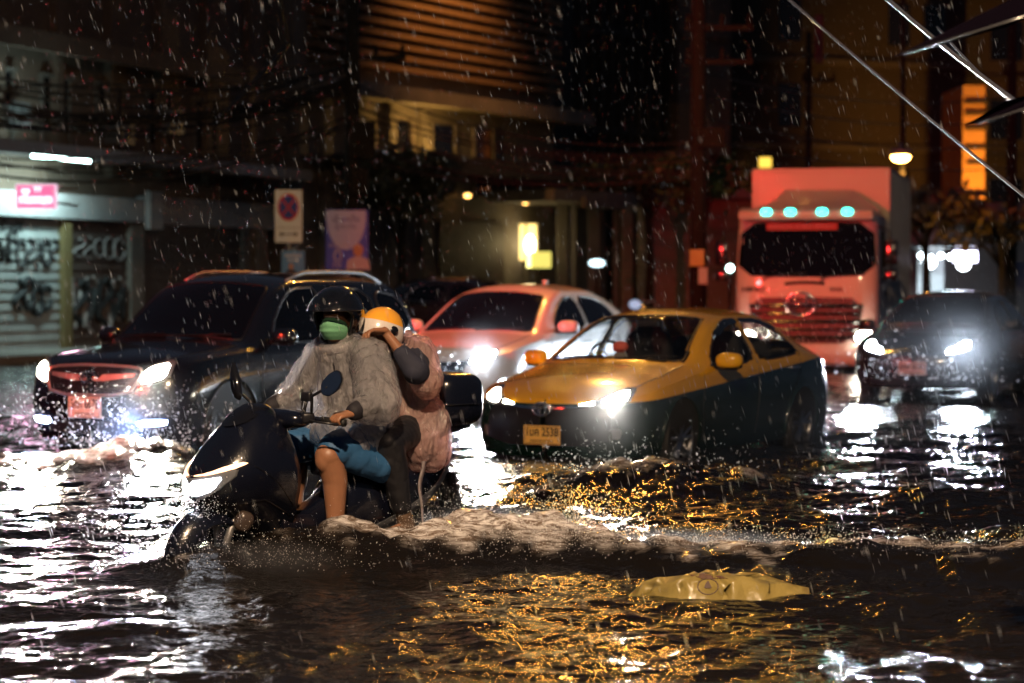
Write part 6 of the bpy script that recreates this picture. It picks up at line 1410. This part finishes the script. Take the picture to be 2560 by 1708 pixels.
# ------------------------------------------------------------------ vehicle light and rainy air
beams(taxi, (-.70, .70), -.02, .72, 800, (1, .93, .80), 125, 2)
beams(suv, (-.72, .72), -.02, .86, 600, (1, .94, .80), 135, 2); beams(suv, (-.66, .66), -.10, .41, 500, (.35, .52, 1), 110, 3)
beams(hat, (-.70, .70), -.02, .79, 2200, (.84, .92, 1), 110, 1); beams(sal, (-.70, .70), -.02, .74, 800, (.78, .88, 1), 100, 2)
# spray mist by taxi and scooter; the other patches are added as lamp bloom
mm = bpy.data.materials.new('spray mist'); mm.use_nodes = True; N = mm.node_tree.nodes; L = mm.node_tree.links; N.remove(N['Principled BSDF'])
pv = N.new('ShaderNodeVolumePrincipled'); pv.inputs['Color'].default_value = (.88, .92, 1, 1); pv.inputs['Anisotropy'].default_value = .45
tc = N.new('ShaderNodeTexCoord'); gr = N.new('ShaderNodeTexGradient'); gr.gradient_type = 'SPHERICAL'; L.new(tc.outputs['Object'], gr.inputs[0])
ns = N.new('ShaderNodeTexNoise'); ns.inputs['Scale'].default_value = 2.2; ns.inputs['Detail'].default_value = 3; L.new(tc.outputs['Object'], ns.inputs['Vector'])
m1 = N.new('ShaderNodeMath'); m1.operation = 'MULTIPLY'; L.new(gr.outputs['Fac'], m1.inputs[0]); L.new(ns.outputs[0], m1.inputs[1])
m2 = N.new('ShaderNodeMath'); m2.operation = 'MULTIPLY'; m2.inputs[1].default_value = .03; L.new(m1.outputs[0], m2.inputs[0]); L.new(m2.outputs[0], pv.inputs['Density']); L.new(pv.outputs[0], N['Material Output'].inputs['Volume'])
sphere = MB(); sphere.sell((0, 0, 0), (1, 1, 1)); sme = sphere.mesh('mist', mm, True); mb2 = mm.copy(); mb2.node_tree.nodes['Math.001'].inputs[1].default_value = .06; sme2 = sphere.mesh('mist', mb2, True); mb3 = mm.copy(); mb3.node_tree.nodes['Math.001'].inputs[1].default_value = 4.5; mb3.node_tree.nodes['Noise Texture'].inputs['Scale'].default_value = 5; sme3 = sphere.mesh('mist', mb3, True)
for (x, y, z, rx, ry, rz, lab) in ((1.35, 20.6, .35, 1.1, .8, .62, 'thin mist drifting along the lit corner of the yellow taxi'), (2.9, 21.6, .35, 1.3, .7, .5, 'wisp of mist along the green side of the taxi'), (-3.1, 21.1, .30, .75, .55, .55, 'blue mist added as lens bloom round the fog lamp of the black car'), (.1, 26.4, .80, .8, .5, .6, 'mist added as lens bloom before the headlight of the white crossover'), (-.1, 13.42, .06, .75, .30, .26, 'white spray mist flung up at the rear wheel of the scooter'), (.9, 13.25, .05, .9, .22, .16, 'spray mist along the wake crest beyond the scooter'), (-1.3, 12.8, .02, .5, .22, .18, 'spray mist round the front wheel of the scooter'), (6.1, 30.6, .75, 1.7, .9, 1.0, 'mist added as lens bloom before the headlights of the dark saloon')):
    o = bpy.data.objects.new('mist', sme3 if 'scooter' in lab else sme2 if 'blue' in lab or 'taxi' in lab else sme); COL.objects.link(o); o.location = (x, y, z); o.scale = (rx, ry, rz); tag(o, lab, 'mist', 'patches of spray mist before the headlights', 'stuff')
